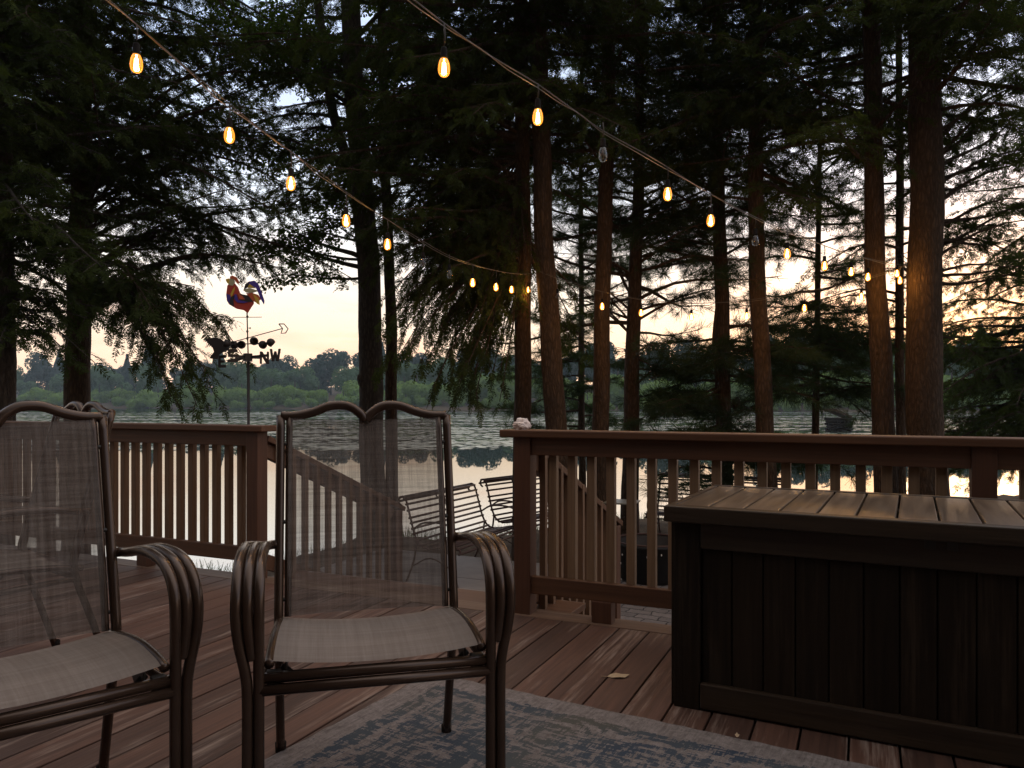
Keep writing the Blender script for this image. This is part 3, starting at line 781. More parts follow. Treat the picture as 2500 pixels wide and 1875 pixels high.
m.tube([(-.13, 0, vz_z(745)), (.135, 0, vz_z(742))], .003, 6); m.lathe([(0, -.01), (.010, 0), (0, .01)], 8, (.028, 0, vz_z(890)))
m.tube([(0, 0, vz_z(890)), (.028, 0, vz_z(890))], .002, 5)
m.build('pole', M['vane'], vz, True)
m = MB(); m.tube([(ox(350, .10), .10, vz_z(1105)), (ox(1160, -.14), -.14, vz_z(915))], .004, 6)
fin = [(100, 1025), (250, 1000), (330, 1030), (390, 1080), (440, 1110), (430, 1180), (370, 1200), (300, 1240), (280, 1305), (165, 1290), (230, 1200), (210, 1140)]
m.prism([(a + ox(680, .1), b) for a, b in vp(fin)], .095, .101)
hd = [(1110, 855), (1180, 855), (1235, 920), (1200, 975), (1140, 980), (1160, 915), (1110, 855)]
m.tube([(ox(x, -.14), -.14, vz_z(y)) for x, y in hd], .005, 6); m.build('wind_arrow', M['vane'], vz)
for i, (x, y) in enumerate(((400, 1110), (505, 1105), (605, 1120), (775, 1080), (895, 1105), (1005, 1090))):
    m = MB(); a = i * math.pi / 3; r_ = 56 * K
    m.lathe([(r_ * math.cos(t_), r_ * 1.1 * math.sin(t_)) for t_ in [R(-90 + 18 * j) for j in range(8)]] + [(r_ * .82, r_ * .55)], 14)
    cup = m.build('wind_cup', M['vane'], vz, True); dyc = (-.10, .12, -.05, -.12, .10, -.02)[i]; cup.location = (ox(x, dyc), dyc, vz_z(y)); cup.rotation_euler = (R(70 + 12 * i), 0, R(-70 + 35 * i))
m = MB(); m.tube([(-.20, .06, vz_z(1110)), (.22, -.05, vz_z(1092))], .004, 6); m.tube([(-.12, -.08, vz_z(1110)), (.14, .1, vz_z(1095))], .004, 6); m.build('cup_arms', M['vane'], vz)
m = MB(); m.box((.007, 0, vz_z(1285)), (100 * K, 100 * K, 105 * K), Matrix.Rotation(.6, 3, 'Z')); m.build('hub', M['vane'], vz, False, .004)
LET = {'W': [(0, 1), (.2, 1), (.3, .38), (.42, .8), (.58, .8), (.7, .38), (.8, 1), (1, 1), (.82, 0), (.6, 0), (.5, .42), (.4, 0), (.18, 0)],
       'N': [(0, 0), (.24, 0), (.24, .58), (.72, 0), (1, 0), (1, 1), (.76, 1), (.76, .42), (.28, 1), (0, 1)],
       'E': [(0, 0), (1, 0), (1, .22), (.30, .22), (.30, .40), (.8, .40), (.8, .60), (.30, .60), (.30, .78), (1, .78), (1, 1), (0, 1)],
       'S': [(0, 0), (1, 0), (1, .60), (.28, .60), (.28, .78), (1, .78), (1, 1), (0, 1), (0, .40), (.72, .40), (.72, .22), (0, .22)]}
m = MB()
for ch_, zx, ey, cy, rot in (('W', 1062, -.12, 1265, -.30), ('E', 345, .14, 1330, -.30), ('N', 915, .13, 1280, .45), ('S', 488, -.12, 1275, .45)):
    w_, h_ = (.112, .112) if ch_ == 'W' else (.082, .115); ex = ox(zx, ey)
    tr = Matrix.Translation((ex, ey, vz_z(cy))) @ Matrix.Rotation(rot, 4, 'Z') @ Matrix.Translation((-w_ / 2, 0, -h_ / 2))
    m.prism([(a * w_, b * h_) for a, b in LET[ch_]], -.004, .004, tr)
    m.bar((.01, 0, vz_z(1285)), (ex * .78, ey * .78, vz_z(cy)), .006, .024)
m.build('compass_letters', M['vane'], vz)

# ------------------------------------------------------------------ log stack out on the lake
lp_ = on_z(2048, 1053, WZ)
ls = thing('log_raft', 'small stack of dark logs with a tilted plank roof standing out on the lake', 'log stack', (lp_.x, lp_.y, WZ - .12), R(8))
rr = random.Random(8)
for k in range(6):
    m = MB()
    for j in range(5):
        if k % 2: m.tube([(-.78 + rr.uniform(-.1, .1), -.6 + j * .3, .1 + k * .2), (.78 + rr.uniform(-.1, .1), -.6 + j * .3, .1 + k * .2)], .105, 7)
        else: m.tube([(-.6 + j * .3, -.75 + rr.uniform(-.1, .1), .1 + k * .2), (-.6 + j * .3, .75 + rr.uniform(-.1, .1), .1 + k * .2)], .105, 7)
    m.build('log_layer', M['log'], ls, True)
m = MB(); m.box((-.05, 0, 1.55), (1.65, 1.3, .20), Matrix.Rotation(R(21), 3, 'Y')); m.build('plank_roof', M['plank'], ls, bevel=.02)

# ------------------------------------------------------------------ trees
def hemlock_templates(rng, nt_=5):
    T = []
    for _ in range(nt_):
        qs = []
        for i in range(8):
            t = .06 + i * .12
            for s in (-1, 1):
                if rng.random() < .12: continue
                l = (.34 * (1 - t) ** .7 + .09) * rng.uniform(.7, 1.2); a = R(rng.uniform(38, 66)); w = .042 * rng.uniform(.8, 1.3)
                d = np.array([math.cos(a), s * math.sin(a), rng.uniform(-.25, .02)]); p = np.array([-s * math.sin(a), math.cos(a), 0]) * w * (1 if s > 0 else -1)
                b = np.array([t, 0, -.25 * t * t])
                p = np.array([-d[1], d[0], 0]); p = p / np.linalg.norm(p) * w
                qs.append([b, b + d * l * .45 + p, b + d * l, b + d * l * .45 - p])
        b = np.array([.0, 0, 0]); e = np.array([1.08, 0, -.3])
        qs.append([b, np.array([.5, .022, -.07]), e, np.array([.5, -.022, -.07])])
        T.append(np.array(qs))
    return T
def pine_templates(rng, nt_=4):
    T = []
    for _ in range(nt_):
        qs = []
        for i in range(20):
            th = rng.uniform(0, 2 * math.pi); sp_ = rng.uniform(.35, 1.05); t = rng.uniform(-.15, .25)
            d = np.array([math.cos(sp_), math.sin(sp_) * math.cos(th), math.sin(sp_) * math.sin(th)]); l = rng.uniform(.65, 1.0)
            p = np.cross(d, [rng.uniform(-1, 1), rng.uniform(-1, 1), rng.uniform(-1, 1)]); p = p / (np.linalg.norm(p) + 1e-6) * .030
            b = np.array([t, 0, 0]); qs.append([b - p * .4, b + p * .4, b + d * l + p * .3, b + d * l - p * .3])
        T.append(np.array(qs))
    return T
def leaf_templates(rng, nt_=4):
    T = []
    for _ in range(nt_):
        qs = []
        for i in range(9):
            b = np.array([rng.uniform(0, 1), rng.uniform(-.5, .5), rng.uniform(-.35, .2)]); th = rng.uniform(0, 6.28)
            d = np.array([math.cos(th), math.sin(th), rng.uniform(-.6, .2)]); p = np.array([-d[1], d[0], rng.uniform(-.4, .4)])
            l, w = rng.uniform(.24, .36), rng.uniform(.10, .15)
            qs.append([b, b + d * l * .5 + p * w, b + d * l, b + d * l * .5 - p * w])
        T.append(np.array(qs))
    return T
rg = random.Random(21)
TEMPL = {'hemlock': hemlock_templates(rg), 'pine': pine_templates(rg), 'leaf': leaf_templates(rg)}

class Crown:
    def __init__(s, species, seed): s.sp = species; s.rng = random.Random(seed); s.o = []; s.d = []; s.k = []
    def frond(s, p, d, size): s.o.append((p.x, p.y, p.z)); s.d.append((d.x, d.y, d.z)); s.k.append(size)
    def build(s, mat, parent):
        if not s.o: return None
        O = np.array(s.o); D = np.array(s.d); Kk = np.array(s.k)
        D /= np.linalg.norm(D, axis=1, keepdims=True) + 1e-9
        rs = np.random.RandomState(s.rng.randrange(9999)); up_ = np.array([0, 0, 1.0]) + rs.normal(0, .5, O.shape)
        S = np.cross(up_, D); S /= np.linalg.norm(S, axis=1, keepdims=True) + 1e-9; Nn = np.cross(D, S)
        T = TEMPL[s.sp]; which = rs.randint(0, len(T), len(O)); V = []
        for i, t in enumerate(T):
            m_ = which == i; t = t.reshape(-1, 3)
            v = O[m_][:, None] + Kk[m_][:, None, None] * (t[None, :, 0:1] * D[m_][:, None] + t[None, :, 1:2] * S[m_][:, None] + t[None, :, 2:3] * Nn[m_][:, None])
            V.append(v.reshape(-1, 3))
        V = np.concatenate(V); q_ = np.arange(len(V)).reshape(-1, 4)
        return np_mesh('crown', V, q_, mat, parent)

def limb(cr, wood_mb, p0, dirh, L, rise, droop, r0, dens=1.0, bare=.15, leafy_=1.0, hang=.25, fs=.165, wander=.30):
    """one limb from p0; secondary twigs on both sides carry the fronds"""
    rng = cr.rng; pts = []; n = max(5, int(L / .28)); side = Vector((-dirh.y, dirh.x, 0)); ph = rng.uniform(0, 6); wv = rng.uniform(-wander, wander)
    for i in range(n + 1):
        t = i / n; h = L * t
        pts.append(p0 + dirh * h + side * (wv * L * t * t + .03 * math.sin(ph + 5 * t)) + Z3 * (rise * h - droop * L * t * t + .045 * L / 1.5 * math.sin(ph * 2 + 6 * t)))
    wood_mb.tube(pts, [max(.004, r0 * (1 - .9 * i / n)) for i in range(n + 1)], 5, cap=False)
    st_ = .105 / dens; h = L * bare + rng.uniform(0, st_); s = 1
    while h < L:
        t = h / L; i = min(n - 1, int(t * n)); f = t * n - i; p = pts[i].lerp(pts[i + 1], f); tan = (pts[i + 1] - pts[i]).normalized()
        bl = (.20 + .42 * L * (1 - t) * .55) * rng.uniform(.6, 1.15); bl = min(bl, 1.0)
        ang = R(rng.uniform(42, 68)) * s; s = -s
        d = Vector((tan.x * math.cos(ang) - tan.y * math.sin(ang), tan.x * math.sin(ang) + tan.y * math.cos(ang), tan.z * .6 + rng.uniform(-.50, .38))).normalized(); hg = hang * rng.uniform(.15, 1.5)
        e = p; k = max(2, int(bl / .085)); tw = [p]
        for j in range(k):
            dd = (d - Z3 * (hg * (j + 1) / k * 1.2)).normalized(); e2 = e + dd * bl / k
            if rng.random() < leafy_:
                cr.frond(e, (dd + Vector((rng.uniform(-.5, .5), rng.uniform(-.6, .6), rng.uniform(-.55, .35)))), fs * rng.uniform(.6, 1.1))
                for _q in range(2 if rng.random() < .7 * dens else 1): cr.frond(e.lerp(e2, rng.random()), (dd + Vector((rng.uniform(-.9, .9), rng.uniform(-.9, .9), rng.uniform(-.7, .45)))), fs * rng.uniform(.55, .95))
            e = e2; tw.append(e)
        if rng.random() < leafy_: cr.frond(e, dd - Z3 * hang * .5, fs * rng.uniform(.7, 1.1))
        wood_mb.tube(tw, [max(.0018, .006 * (1 - .8 * j / k)) for j in range(len(tw))], 3, cap=False)
        h += st_ * rng.uniform(.7, 1.35)
    if leafy_ > .2: cr.frond(pts[-1], pts[-1] - pts[-2] - Z3 * .1, fs * 1.1)

def tree(name, label, path, r0, height, species, seed, auto=(), manual=(), barkm='bark_red', needle=None, taper=.6, cat='tree', flare=1.25, vine=False, knots=(), stems=()):
    """path: (px, py, depth) points up the trunk; auto: limb rings (z0, z1, n, Lmin, Lmax, rise, droop, leafy, (az0, az1)); manual: limbs to (px, py, depth)"""
    P = [W(*a) for a in path]
    g_ = float(zg(P[0].x, P[0].y)) - .12
    d0 = (P[1] - P[0]) / max(.01, (P[1].z - P[0].z))
    base = P[0] + d0 * (g_ - P[0].z); base.y = P[0].y
    d1 = (P[-1] - P[-2]) / max(.01, (P[-1].z - P[-2].z)); d1 = Vector((d1.x * .5, d1.y * .5, 1))
    top = P[-1] + d1 * max(.1, (height - P[-1].z))
    line = [base] + P + ([top] if height > P[-1].z + .2 else [])
    sm = smooth_path(line, 8); z0, z1 = sm[0].z, sm[-1].z
    t = thing(name, label, cat, sm[0] + Z3 * .12)
    rng = random.Random(seed * 7 + 1)
    wm = MB(); rad = []
    for p in sm:
        f = (p.z - z0) / (z1 - z0); fl = 1 + (flare - 1) * math.exp(-(p.z - z0) / .28)
        rad.append(max(.01, r0 * (1 - taper * f) * fl * (1 + rng.uniform(-.025, .025))))
    NS = 22; wm.tube(sm, rad, NS)
    for i_, p_ in enumerate(sm):
        ox = .018 * math.sin(seed + p_.z * 1.7) + .010 * math.sin(seed * 3 + p_.z * 4.1); oy = .018 * math.cos(seed * 2 + p_.z * 1.3)
        for j_ in range(NS):
            v_ = Vector(wm.v[i_ * NS + j_]); k_ = 1 + .05 * math.sin(j_ * 3 * 6.2832 / NS + seed) * math.exp(-(p_.z - z0) / .8) + .03 * mno.noise(Vector((j_ * .9, p_.z * 2.2, seed)))
            wm.v[i_ * NS + j_] = tuple(p_ + (v_ - p_) * k_ + Vector((ox, oy, 0)) * (r0 / .24))
    def at_z(z):
        for a, b in zip(sm[:-1], sm[1:]):
            if a.z <= z <= b.z: return a.lerp(b, (z - a.z) / max(1e-6, b.z - a.z))
        return sm[-1]
    def r_at(z): return r0 * (1 - taper * (z - z0) / (z1 - z0))
    cr = Crown(species, seed)
    for (za, zb, n, La, Lb, rise, droop, leafy_, az) in auto:
        for i in range(n):
            z = za + (zb - za) * (i + rng.uniform(.1, .9)) / n
            a = R(rng.uniform(*az)); L = rng.uniform(La, Lb) * (1 - .55 * max(0, (z - 6) / max(1, height - 6)))
            d = Vector((math.sin(a), math.cos(a), 0)); p = at_z(z)
            limb(cr, wm, p, d, L, rise + rng.uniform(-.22, .30), droop * rng.uniform(.6, 1.4), min(.035, .008 + L * .010), leafy_=leafy_, dens=1.0 if z < 7 else .7, fs=.165 if species != 'pine' else .17, hang=.30 if species != 'pine' else .05)
    for mm in manual:
        zs, tgt, kw = mm[0], W(*mm[1]), (mm[2] if len(mm) > 2 else {})
        kw = dict(kw); arch = kw.pop('arch', .25); r0_ = kw.pop('r', None); reps = kw.pop('rep', 1); spread = kw.pop('spread', .45)
        for q_ in range(reps):
            zz = EYE + (HOR - zs) / F * path[0][2] + (rng.uniform(-.25, .25) if q_ else 0)
            p = at_z(zz); v = tgt - p + (Vector((rng.uniform(-1, 1), rng.uniform(-1.2, 1.2), rng.uniform(-.6, .6))) * spread if q_ else Vector())
            L = math.hypot(v.x, v.y); r_ = r0_ if (r0_ and q_ == 0) else .012 + .006 * L
            d = Vector((v.x, v.y, 0)).normalized(); ar = arch * (rng.uniform(.75, 1.2) if q_ else 1); rise = v.z / L + ar
            limb(cr, wm, p, d, L, rise, ar, r_, wander=.04, **kw)
    if vine:
        vp_ = []
        for i in range(26):
            f = i / 25; p = sm[0].lerp(sm[0], 0); z = z0 + .1 + f * 3.2; p = at_z(z); a = 2.6 + .35 * math.sin(f * 9); rr_ = r_at(z) + .02
            vp_.append(p + Vector((-rr_ * abs(math.cos(a)) * .9 , -rr_ * .6, 0)) + Vector((.03 * math.sin(f * 14), 0, 0)))
        wm.tube(vp_, .020, 7)
    for sp_, ra, rb in stems:
        sq = smooth_path([W(*a) for a in sp_], 5); wm.tube(sq, [ra + (rb - ra) * i / (len(sq) - 1) for i in range(len(sq))], 12)
    for (px_, py_, dd, kr) in knots:
        c = W(px_, py_, dd); bm2 = bmesh.new(); bmesh.ops.create_icosphere(bm2, subdivisions=2, radius=kr)
        wm.add([c + Vector((v.co.x * .8, v.co.y, v.co.z * 1.15 + .02 * math.sin(v.co.x * 60))) for v in bm2.verts], [tuple(v.index for v in f.verts) for f in bm2.faces]); bm2.free()
    ob = wm.build('trunk', M[barkm], None, True); mw = Matrix.Translation(-t.location); ob.data.transform(mw); ob.parent = t
    cm = {'hemlock': 'needle', 'pine': 'pine', 'leaf': 'leaf'}[species] if needle is None else needle
    co = cr.build(M[cm], None)
    if co is not None: co.data.transform(mw); co.parent = t
    return t

ALL = (0, 360)
GT = 'trees'
H = 'hemlock'
tree('hemlock_tree', 'hemlock at the left picture edge with a pale scarred trunk base', [(6, 1000, 7.4), (10, 800, 7.4), (0, 300, 7.4)], .125, 11, H, 1,
     [(1.9, 2.6, 12, .8, 1.3, .05, .30, 1, ALL), (1.75, 5.2, 60, .5, 1.2, .1, .25, 1, (90, 270)), (2.6, 6.2, 66, 1.0, 2.3, .05, .25, 1, ALL), (6.2, 10.5, 18, 1.0, 1.8, .05, .2, .8, ALL)],
     [(800, (110, 830, 7.0), dict(arch=.3, rep=3, bare=.2)), (600, (150, 560, 7.2), dict(arch=.2, rep=3, bare=.2))], barkm='bark_grey')
tree('hemlock_tree', 'hemlock behind the left chair with one big limb arching over the weathervane', [(190, 985, 9), (193, 700, 9), (199, 280, 9)], .155, 12, H, 2,
     [(2.8, 4.2, 26, 1.2, 2.6, .20, .12, .8, ALL), (3.6, 6.6, 84, 1.4, 3.2, .10, .22, 1, ALL), (3.6, 6.4, 40, .5, 1.3, .15, .2, 1, (100, 260)), (7.6, 11, 18, 1.2, 2.0, .05, .2, .8, ALL)],
     [(760, (690, 640, 8.6), dict(arch=.42, r=.055, bare=.28, hang=.5, rep=2, spread=.3)), (760, (520, 760, 8.2), dict(arch=.55, r=.03, bare=.3, hang=.6, rep=3)), (740, (430, 800, 7.8), dict(arch=.6, r=.03, bare=.25, hang=.7, rep=3)),
      (700, (380, 930, 7.6), dict(arch=.95, r=.025, bare=.35, hang=.8, rep=2)), (700, (460, 900, 7.9), dict(arch=.8, r=.025, bare=.35, hang=.8, rep=4)), (720, (340, 840, 7.6), dict(arch=.8, r=.02, bare=.4, hang=.7, rep=2)), (760, (420, 970, 7.5), dict(arch=1.0, r=.02, bare=.5, hang=.8, rep=3, spread=.2)),
      (640, (60, 560, 8.8), dict(arch=.1, r=.03, bare=.3, rep=2)), (740, (40, 640, 8.6), dict(arch=.15, r=.03, bare=.4)), (560, (420, 420, 9), dict(arch=.05, r=.03, bare=.25, leafy_=.7, rep=4)), (520, (560, 330, 9), dict(arch=.1, r=.03, bare=.25, leafy_=.8, rep=5, spread=.8)), (630, (620, 540, 9), dict(arch=.15, r=.03, bare=.2, rep=4, spread=.7)), (600, (520, 600, 9.6), dict(arch=.2, r=.03, bare=.2, rep=4, spread=.7)),
      (420, (640, 200, 9), dict(arch=.1, bare=.2, rep=5, spread=.9))])
tree('maple_tree', 'thick forked trunk with a burl on its side, behind the middle chair', [(908, 1000, 10), (906, 850, 10), (894, 600, 10), (872, 280, 10), (853, 0, 10)], .165, 12, 'leaf', 3,
     [(2.6, 4.2, 8, .8, 1.7, .15, .15, .8, (180, 360)), (3.9, 7.4, 46, 1.0, 2.6, .25, .1, .9, ALL), (8, 11, 8, 1.2, 2.2, .2, .1, .8, ALL)],
     [(640, (700, 560, 9.6), dict(arch=.1, r=.04, bare=.35, rep=2)), (660, (640, 600, 10), dict(arch=.2, r=.035, bare=.4)), (570, (790, 470, 10), dict(arch=.1, bare=.3))], 'bark_grey', taper=.45, knots=[(885, 928, 9.95, .088), (888, 838, 9.95, .06)], stems=[([(884, 480, 10), (862, 420, 10), (838, 360, 10), (812, 270, 10.05), (796, 160, 10.1), (775, 0, 10.2), (760, -120, 10.2)], .075, .05)])
tree('hemlock_tree', 'slim straight trunk just right of the thick forked one behind the middle chair', [(956, 1000, 10.3), (954, 800, 10.3), (943, 450, 10.3), (930, 0, 10.3)], .088, 11, H, 4,
     [(3.6, 7.2, 46, 1.0, 2.4, .05, .25, 1, ALL), (7.2, 10.5, 10, 1.0, 2.0, .05, .25, .8, ALL)])
tree('hemlock_tree', 'dark upright trunk carrying the light string, left of the leaning one by the napkin', [(1275, 1030, 8.8), (1275, 800, 8.8), (1279, 490, 8.8), (1268, 0, 8.8)], .108, 12, H, 5,
     [(2.6, 3.4, 14, 1.2, 2.2, .10, .25, .9, (215, 330)), (3.2, 4.2, 22, 1.4, 2.4, .10, .25, 1, (215, 345)), (4.0, 6.8, 70, 1.4, 2.8, .06, .25, 1, ALL), (4.3, 6.6, 40, .5, 1.3, .15, .2, 1, (90, 270)), (7.6, 11, 14, 1.2, 2.0, .05, .2, .8, ALL)],
     [(560, (1110, 960, 8.4), dict(arch=.9, r=.03, bare=.2, hang=.8, rep=9, spread=.35)), (600, (1060, 830, 8.4), dict(arch=.7, r=.03, bare=.2, hang=.6, rep=9, spread=.5)), (560, (1000, 850, 8.6), dict(arch=.6, r=.03, bare=.2, hang=.6, rep=9, spread=.5)), (500, (980, 720, 8.7), dict(arch=.4, bare=.2, hang=.5, rep=9)),
      (640, (1150, 950, 8.5), dict(arch=.8, bare=.2, hang=.8, rep=9, spread=.35)), (640, (1190, 880, 8.9), dict(arch=.7, bare=.2, hang=.7, rep=7, spread=.35)), (660, (1100, 760, 9.0), dict(arch=.3, bare=.2, hang=.5, rep=9, spread=.5)), (480, (960, 560, 9), dict(arch=.2, bare=.3, leafy_=.8, rep=5, spread=.5)), (470, (1000, 470, 8.6), dict(arch=.1, bare=.2, rep=5, spread=.5)),
      (420, (1180, 700, 8.7), dict(arch=.5, bare=.15, hang=.5, rep=8, spread=.5)), (460, (1200, 820, 8.6), dict(arch=.7, bare=.15, hang=.6, rep=8, spread=.4)), (380, (1120, 620, 8.8), dict(arch=.3, bare=.15, hang=.4, rep=8, spread=.6)),
      (600, (1390, 830, 9.2), dict(arch=.5, bare=.2, hang=.5, rep=7, spread=.355))])
tree('hemlock_tree', 'leaning reddish trunk behind the napkin at the railing end', [(1356, 1050, 8.5), (1347, 900, 8.5), (1331, 600, 8.5), (1324, 400, 8.5), (1312, 0, 8.5)], .130, 12, H, 6,
     [(4.2, 7.4, 34, 1.2, 2.6, .06, .25, 1, ALL), (7.4, 11, 12, 1.2, 2.0, .05, .2, .8, ALL)])
tree('pine_tree', 'reddish trunk right of the leaning one, left of the iron bench', [(1465, 1040, 9), (1468, 900, 9), (1478, 490, 9), (1488, 0, 9)], .108, 12, H, 7,
     [(4.0, 7.4, 30, 1.2, 2.4, .08, .2, 1, ALL), (7.4, 11, 10, 1.2, 2.4, .08, .2, .8, ALL)])
tree('pine_tree', 'dark pine trunk with bare twigs reaching right over the sunset', [(1541, 1040, 9.7), (1545, 900, 9.7), (1556, 490, 9.7), (1562, 200, 9.7)], .115, 8.5, 'pine', 8,
     [(1.6, 4.8, 34, .8, 2.2, .12, .05, .16, ALL), (3.0, 7.0, 36, 1.0, 2.2, .12, .05, .8, ALL), (7, 8.3, 6, 1.0, 2.2, .12, .05, .75, ALL)],
     [(770, (1800, 690, 10), dict(arch=.1, r=.02, bare=.3, leafy_=.5, fs=.16, hang=.05, rep=2)), (905, (1640, 900, 9.6), dict(arch=.1, bare=.15, fs=.16, hang=.05, rep=3, spread=.15)), (910, (1610, 930, 9.4), dict(arch=.1, bare=.2, fs=.16, hang=.05)), (600, (1760, 500, 10), dict(arch=.1, bare=.3, leafy_=.5, fs=.16, hang=.05, rep=3)), (480, (1760, 400, 10), dict(arch=.1, bare=.3, leafy_=.7, fs=.16, hang=.05, rep=3)), (800, (1420, 640, 10), dict(arch=.05, bare=.3, leafy_=.2, fs=.16, rep=4)), (700, (1400, 560, 10), dict(arch=.05, bare=.3, leafy_=.3, fs=.16, rep=4))], taper=.75)
tree('pine_tree', 'thin far pine trunk between the leaning trunk and its right neighbour', [(1420, 960, 13.5), (1419, 800, 13.5), (1418, 560, 13.5), (1420, 300, 13.5)], .07, 9, 'pine', 9,
     [(.0, 2.2, 26, .8, 1.7, .0, .1, 1, ALL), (2.2, 7.5, 50, .9, 2.0, .1, .05, .7, ALL), (7.5, 8.8, 5, .9, 1.5, .1, .05, .7, ALL)], taper=.8)
tree('pine_tree', 'vine wrapped pine trunk left of the tall reddish one behind the chest', [(1768, 1060, 9.6), (1764, 900, 9.6), (1759, 650, 9.6), (1752, 300, 9.6)], .108, 9.5, 'pine', 10,
     [(.15, 2.0, 46, .7, 1.5, -.05, .12, 1, ALL), (2.7, 7, 66, 1.0, 2.0, .10, .08, 1, ALL), (7, 9.2, 8, 1.0, 1.6, .10, .08, 1, ALL)], [(560, (1600, 560, 9.4), dict(arch=.2, bare=.2, fs=.17, hang=.1, rep=6, spread=.4))], taper=.6, vine=True, knots=[(1797, 985, 9.6, .07)])
tree('hemlock_tree', 'tall reddish trunk right of the vine wrapped pine behind the chest', [(1869, 1055, 8.8), (1859, 880, 8.8), (1848, 650, 8.8), (1847, 300, 8.8), (1844, 0, 8.8)], .108, 12, H, 11,
     [(3.4, 4.4, 14, 1.0, 2.0, .05, .25, 1, ALL), (4.3, 6.6, 36, .5, 1.3, .15, .2, 1, (90, 270)), (4.2, 7.6, 46, 1.2, 2.6, .06, .22, 1, ALL), (7.6, 11, 14, 1.2, 2, .05, .2, .8, ALL)])
tree('pine_tree', 'thin young pine with low drooping boughs beside the log stack', [(1990, 1060, 10.8), (1994, 850, 10.8), (1998, 600, 10.8), (2002, 280, 10.8)], .058, 7.5, 'pine', 12,
     [(1.15, 2.5, 40, .8, 1.8, -.02, .15, .8, ALL), (2.5, 7.3, 44, .8, 1.7, .10, .08, .7, ALL)], taper=.75)
tree('hemlock_tree', 'orange lit trunk left of the biggest trunk, above the chest lid', [(2156, 1060, 8.3), (2148, 850, 8.3), (2137, 620, 8.3), (2132, 300, 8.3), (2126, 0, 8.3)], .122, 12, H, 13,
     [(3.6, 7.6, 38, 1.2, 2.5, .06, .22, 1, ALL), (7.6, 11, 14, 1.2, 2, .05, .2, .8, ALL)])
tree('hemlock_tree', 'thin dark trunk squeezed in the gap left of the biggest trunk', [(2198, 1060, 9.8), (2197, 800, 9.8), (2196, 400, 9.8), (2194, 0, 9.8)], .064, 9, H, 14,
     [(1.9, 3.2, 12, .8, 1.6, .05, .2, .7, ALL), (3.0, 8.5, 30, .8, 1.8, .05, .2, .9, ALL)])
tree('hemlock_tree', 'biggest trunk with rough bark where the light strings meet, right of frame', [(2264, 1060, 8), (2259, 850, 8), (2257, 600, 8), (2258, 300, 8), (2259, 0, 8)], .188, 13, H, 15,
     [(4.4, 6.6, 30, .5, 1.3, .15, .2, 1, (90, 270)), (4.0, 7.8, 50, 1.4, 3.0, .06, .22, 1, ALL), (7.8, 12, 16, 1.2, 2.2, .05, .2, .8, ALL)],
     [(360, (2500, 150, 8.4), dict(arch=-.1, r=.03, bare=.25, leafy_=.8, rep=3)), (500, (2520, 380, 8.4), dict(arch=.0, r=.03, bare=.2, leafy_=.8, rep=3)), (560, (2540, 470, 8.6), dict(arch=.05, bare=.2, leafy_=.8, rep=3)), (600, (2530, 590, 8.6), dict(arch=.1, bare=.25, leafy_=.8, rep=3)), (690, (2540, 640, 8.4), dict(arch=.1, bare=.3, leafy_=.7, rep=3)), (440, (2520, 260, 8.8), dict(arch=0, bare=.2, leafy_=.8, rep=3))], taper=.45)
tree('hemlock_tree', 'low dark evergreen on the bank at the right picture edge', [(2600, 1010, 12.5), (2598, 800, 12.5), (2595, 500, 12.5)], .10, 8, H, 16,
     [(.3, 2.6, 54, 1.4, 3.0, .0, .22, 1, (200, 340)), (.0, 2.4, 20, 1.2, 2.2, .0, .22, 1, ALL), (2.4, 7.5, 50, 1.0, 2.4, .05, .2, .8, ALL)])

# ------------------------------------------------------------------ string lights
def on_line(px, A, B):
    """the point of the vertical plane through A and B seen at photo column px"""
    k = (px - 1250) / F; D = B - A; s = (k * A.y - A.x) / (D.x - k * D.y); return A + D * s
A1, A2 = Vector((-1.514, 3.1, 0)), Vector((.20, 8.62, 0))
B1, B2 = Vector((-.276, 3.1, 0)), Vector((3.95, 7.83, 0))
C1, C2 = Vector((.40, 8.38, 0)), Vector((3.98, 7.86, 0))
def at_px(px, py, A, B): p = on_line(px, A, B); p.z = EYE + (HOR - py) / F * p.y; return p
def cable(label, pts, twist, name='light_string_cable'):
    path = smooth_path(pts, 10); m = MB(); m.tube(path, .0030, 6)
    n = len(path); rr = random.Random(len(pts)); ph = rr.uniform(0, 6)
    w2 = [p + Vector((.004 * math.cos(i * .5 + ph), .004 * math.sin(i * .5 + ph), -.010 + .009 * math.sin(i * .23 + ph))) for i, p in enumerate(path)]
    o = m.build(name, M['wire'], None, True); tag(o, label, 'cable')
    m = MB(); m.tube(w2, .0022, 5); m.build('support_wire', M['wire2'], o, True)
    return o
def cable_pts(ends, px_list, A, B): return [at_px(px, py, A, B) for px, py in px_list]
far_back = lambda a, b, s: a + (a - b) * s
ca = cable_pts(None, [(266, 0), (400, 118), (529, 228), (640, 318), (732, 386), (800, 435), (900, 507), (1003, 570), (1110, 630), (1227, 664), (1300, 668)], A1, A2)
ca = [ca[0] + (ca[0] - ca[1]) * 3.2, ca[0] + (ca[0] - ca[1]) * 1.4] + ca
cable('left light string cable running from the top left to the paired trunks', ca, 1)
cb = cable_pts(None, [(1011, 0), (1101, 69), (1200, 138), (1308, 203), (1400, 268), (1475, 321), (1600, 390), (1720, 465), (1844, 530), (1950, 574), (2060, 616), (2170, 642), (2214, 648)], B1, B2)
cb = [cb[0] + (cb[0] - cb[1]) * 5, cb[0] + (cb[0] - cb[1]) * 2] + cb
cable('middle light string cable running from the top down to the biggest trunk', cb, 2)
cable('thin sagging light string cable between the leaning trunk and the biggest trunk', cable_pts(None, [(1318, 662), (1400, 690), (1471, 712), (1565, 730), (1650, 738), (1722, 740), (1828, 732), (1946, 715), (2060, 693), (2150, 668), (2216, 646)], C1, C2), 3)

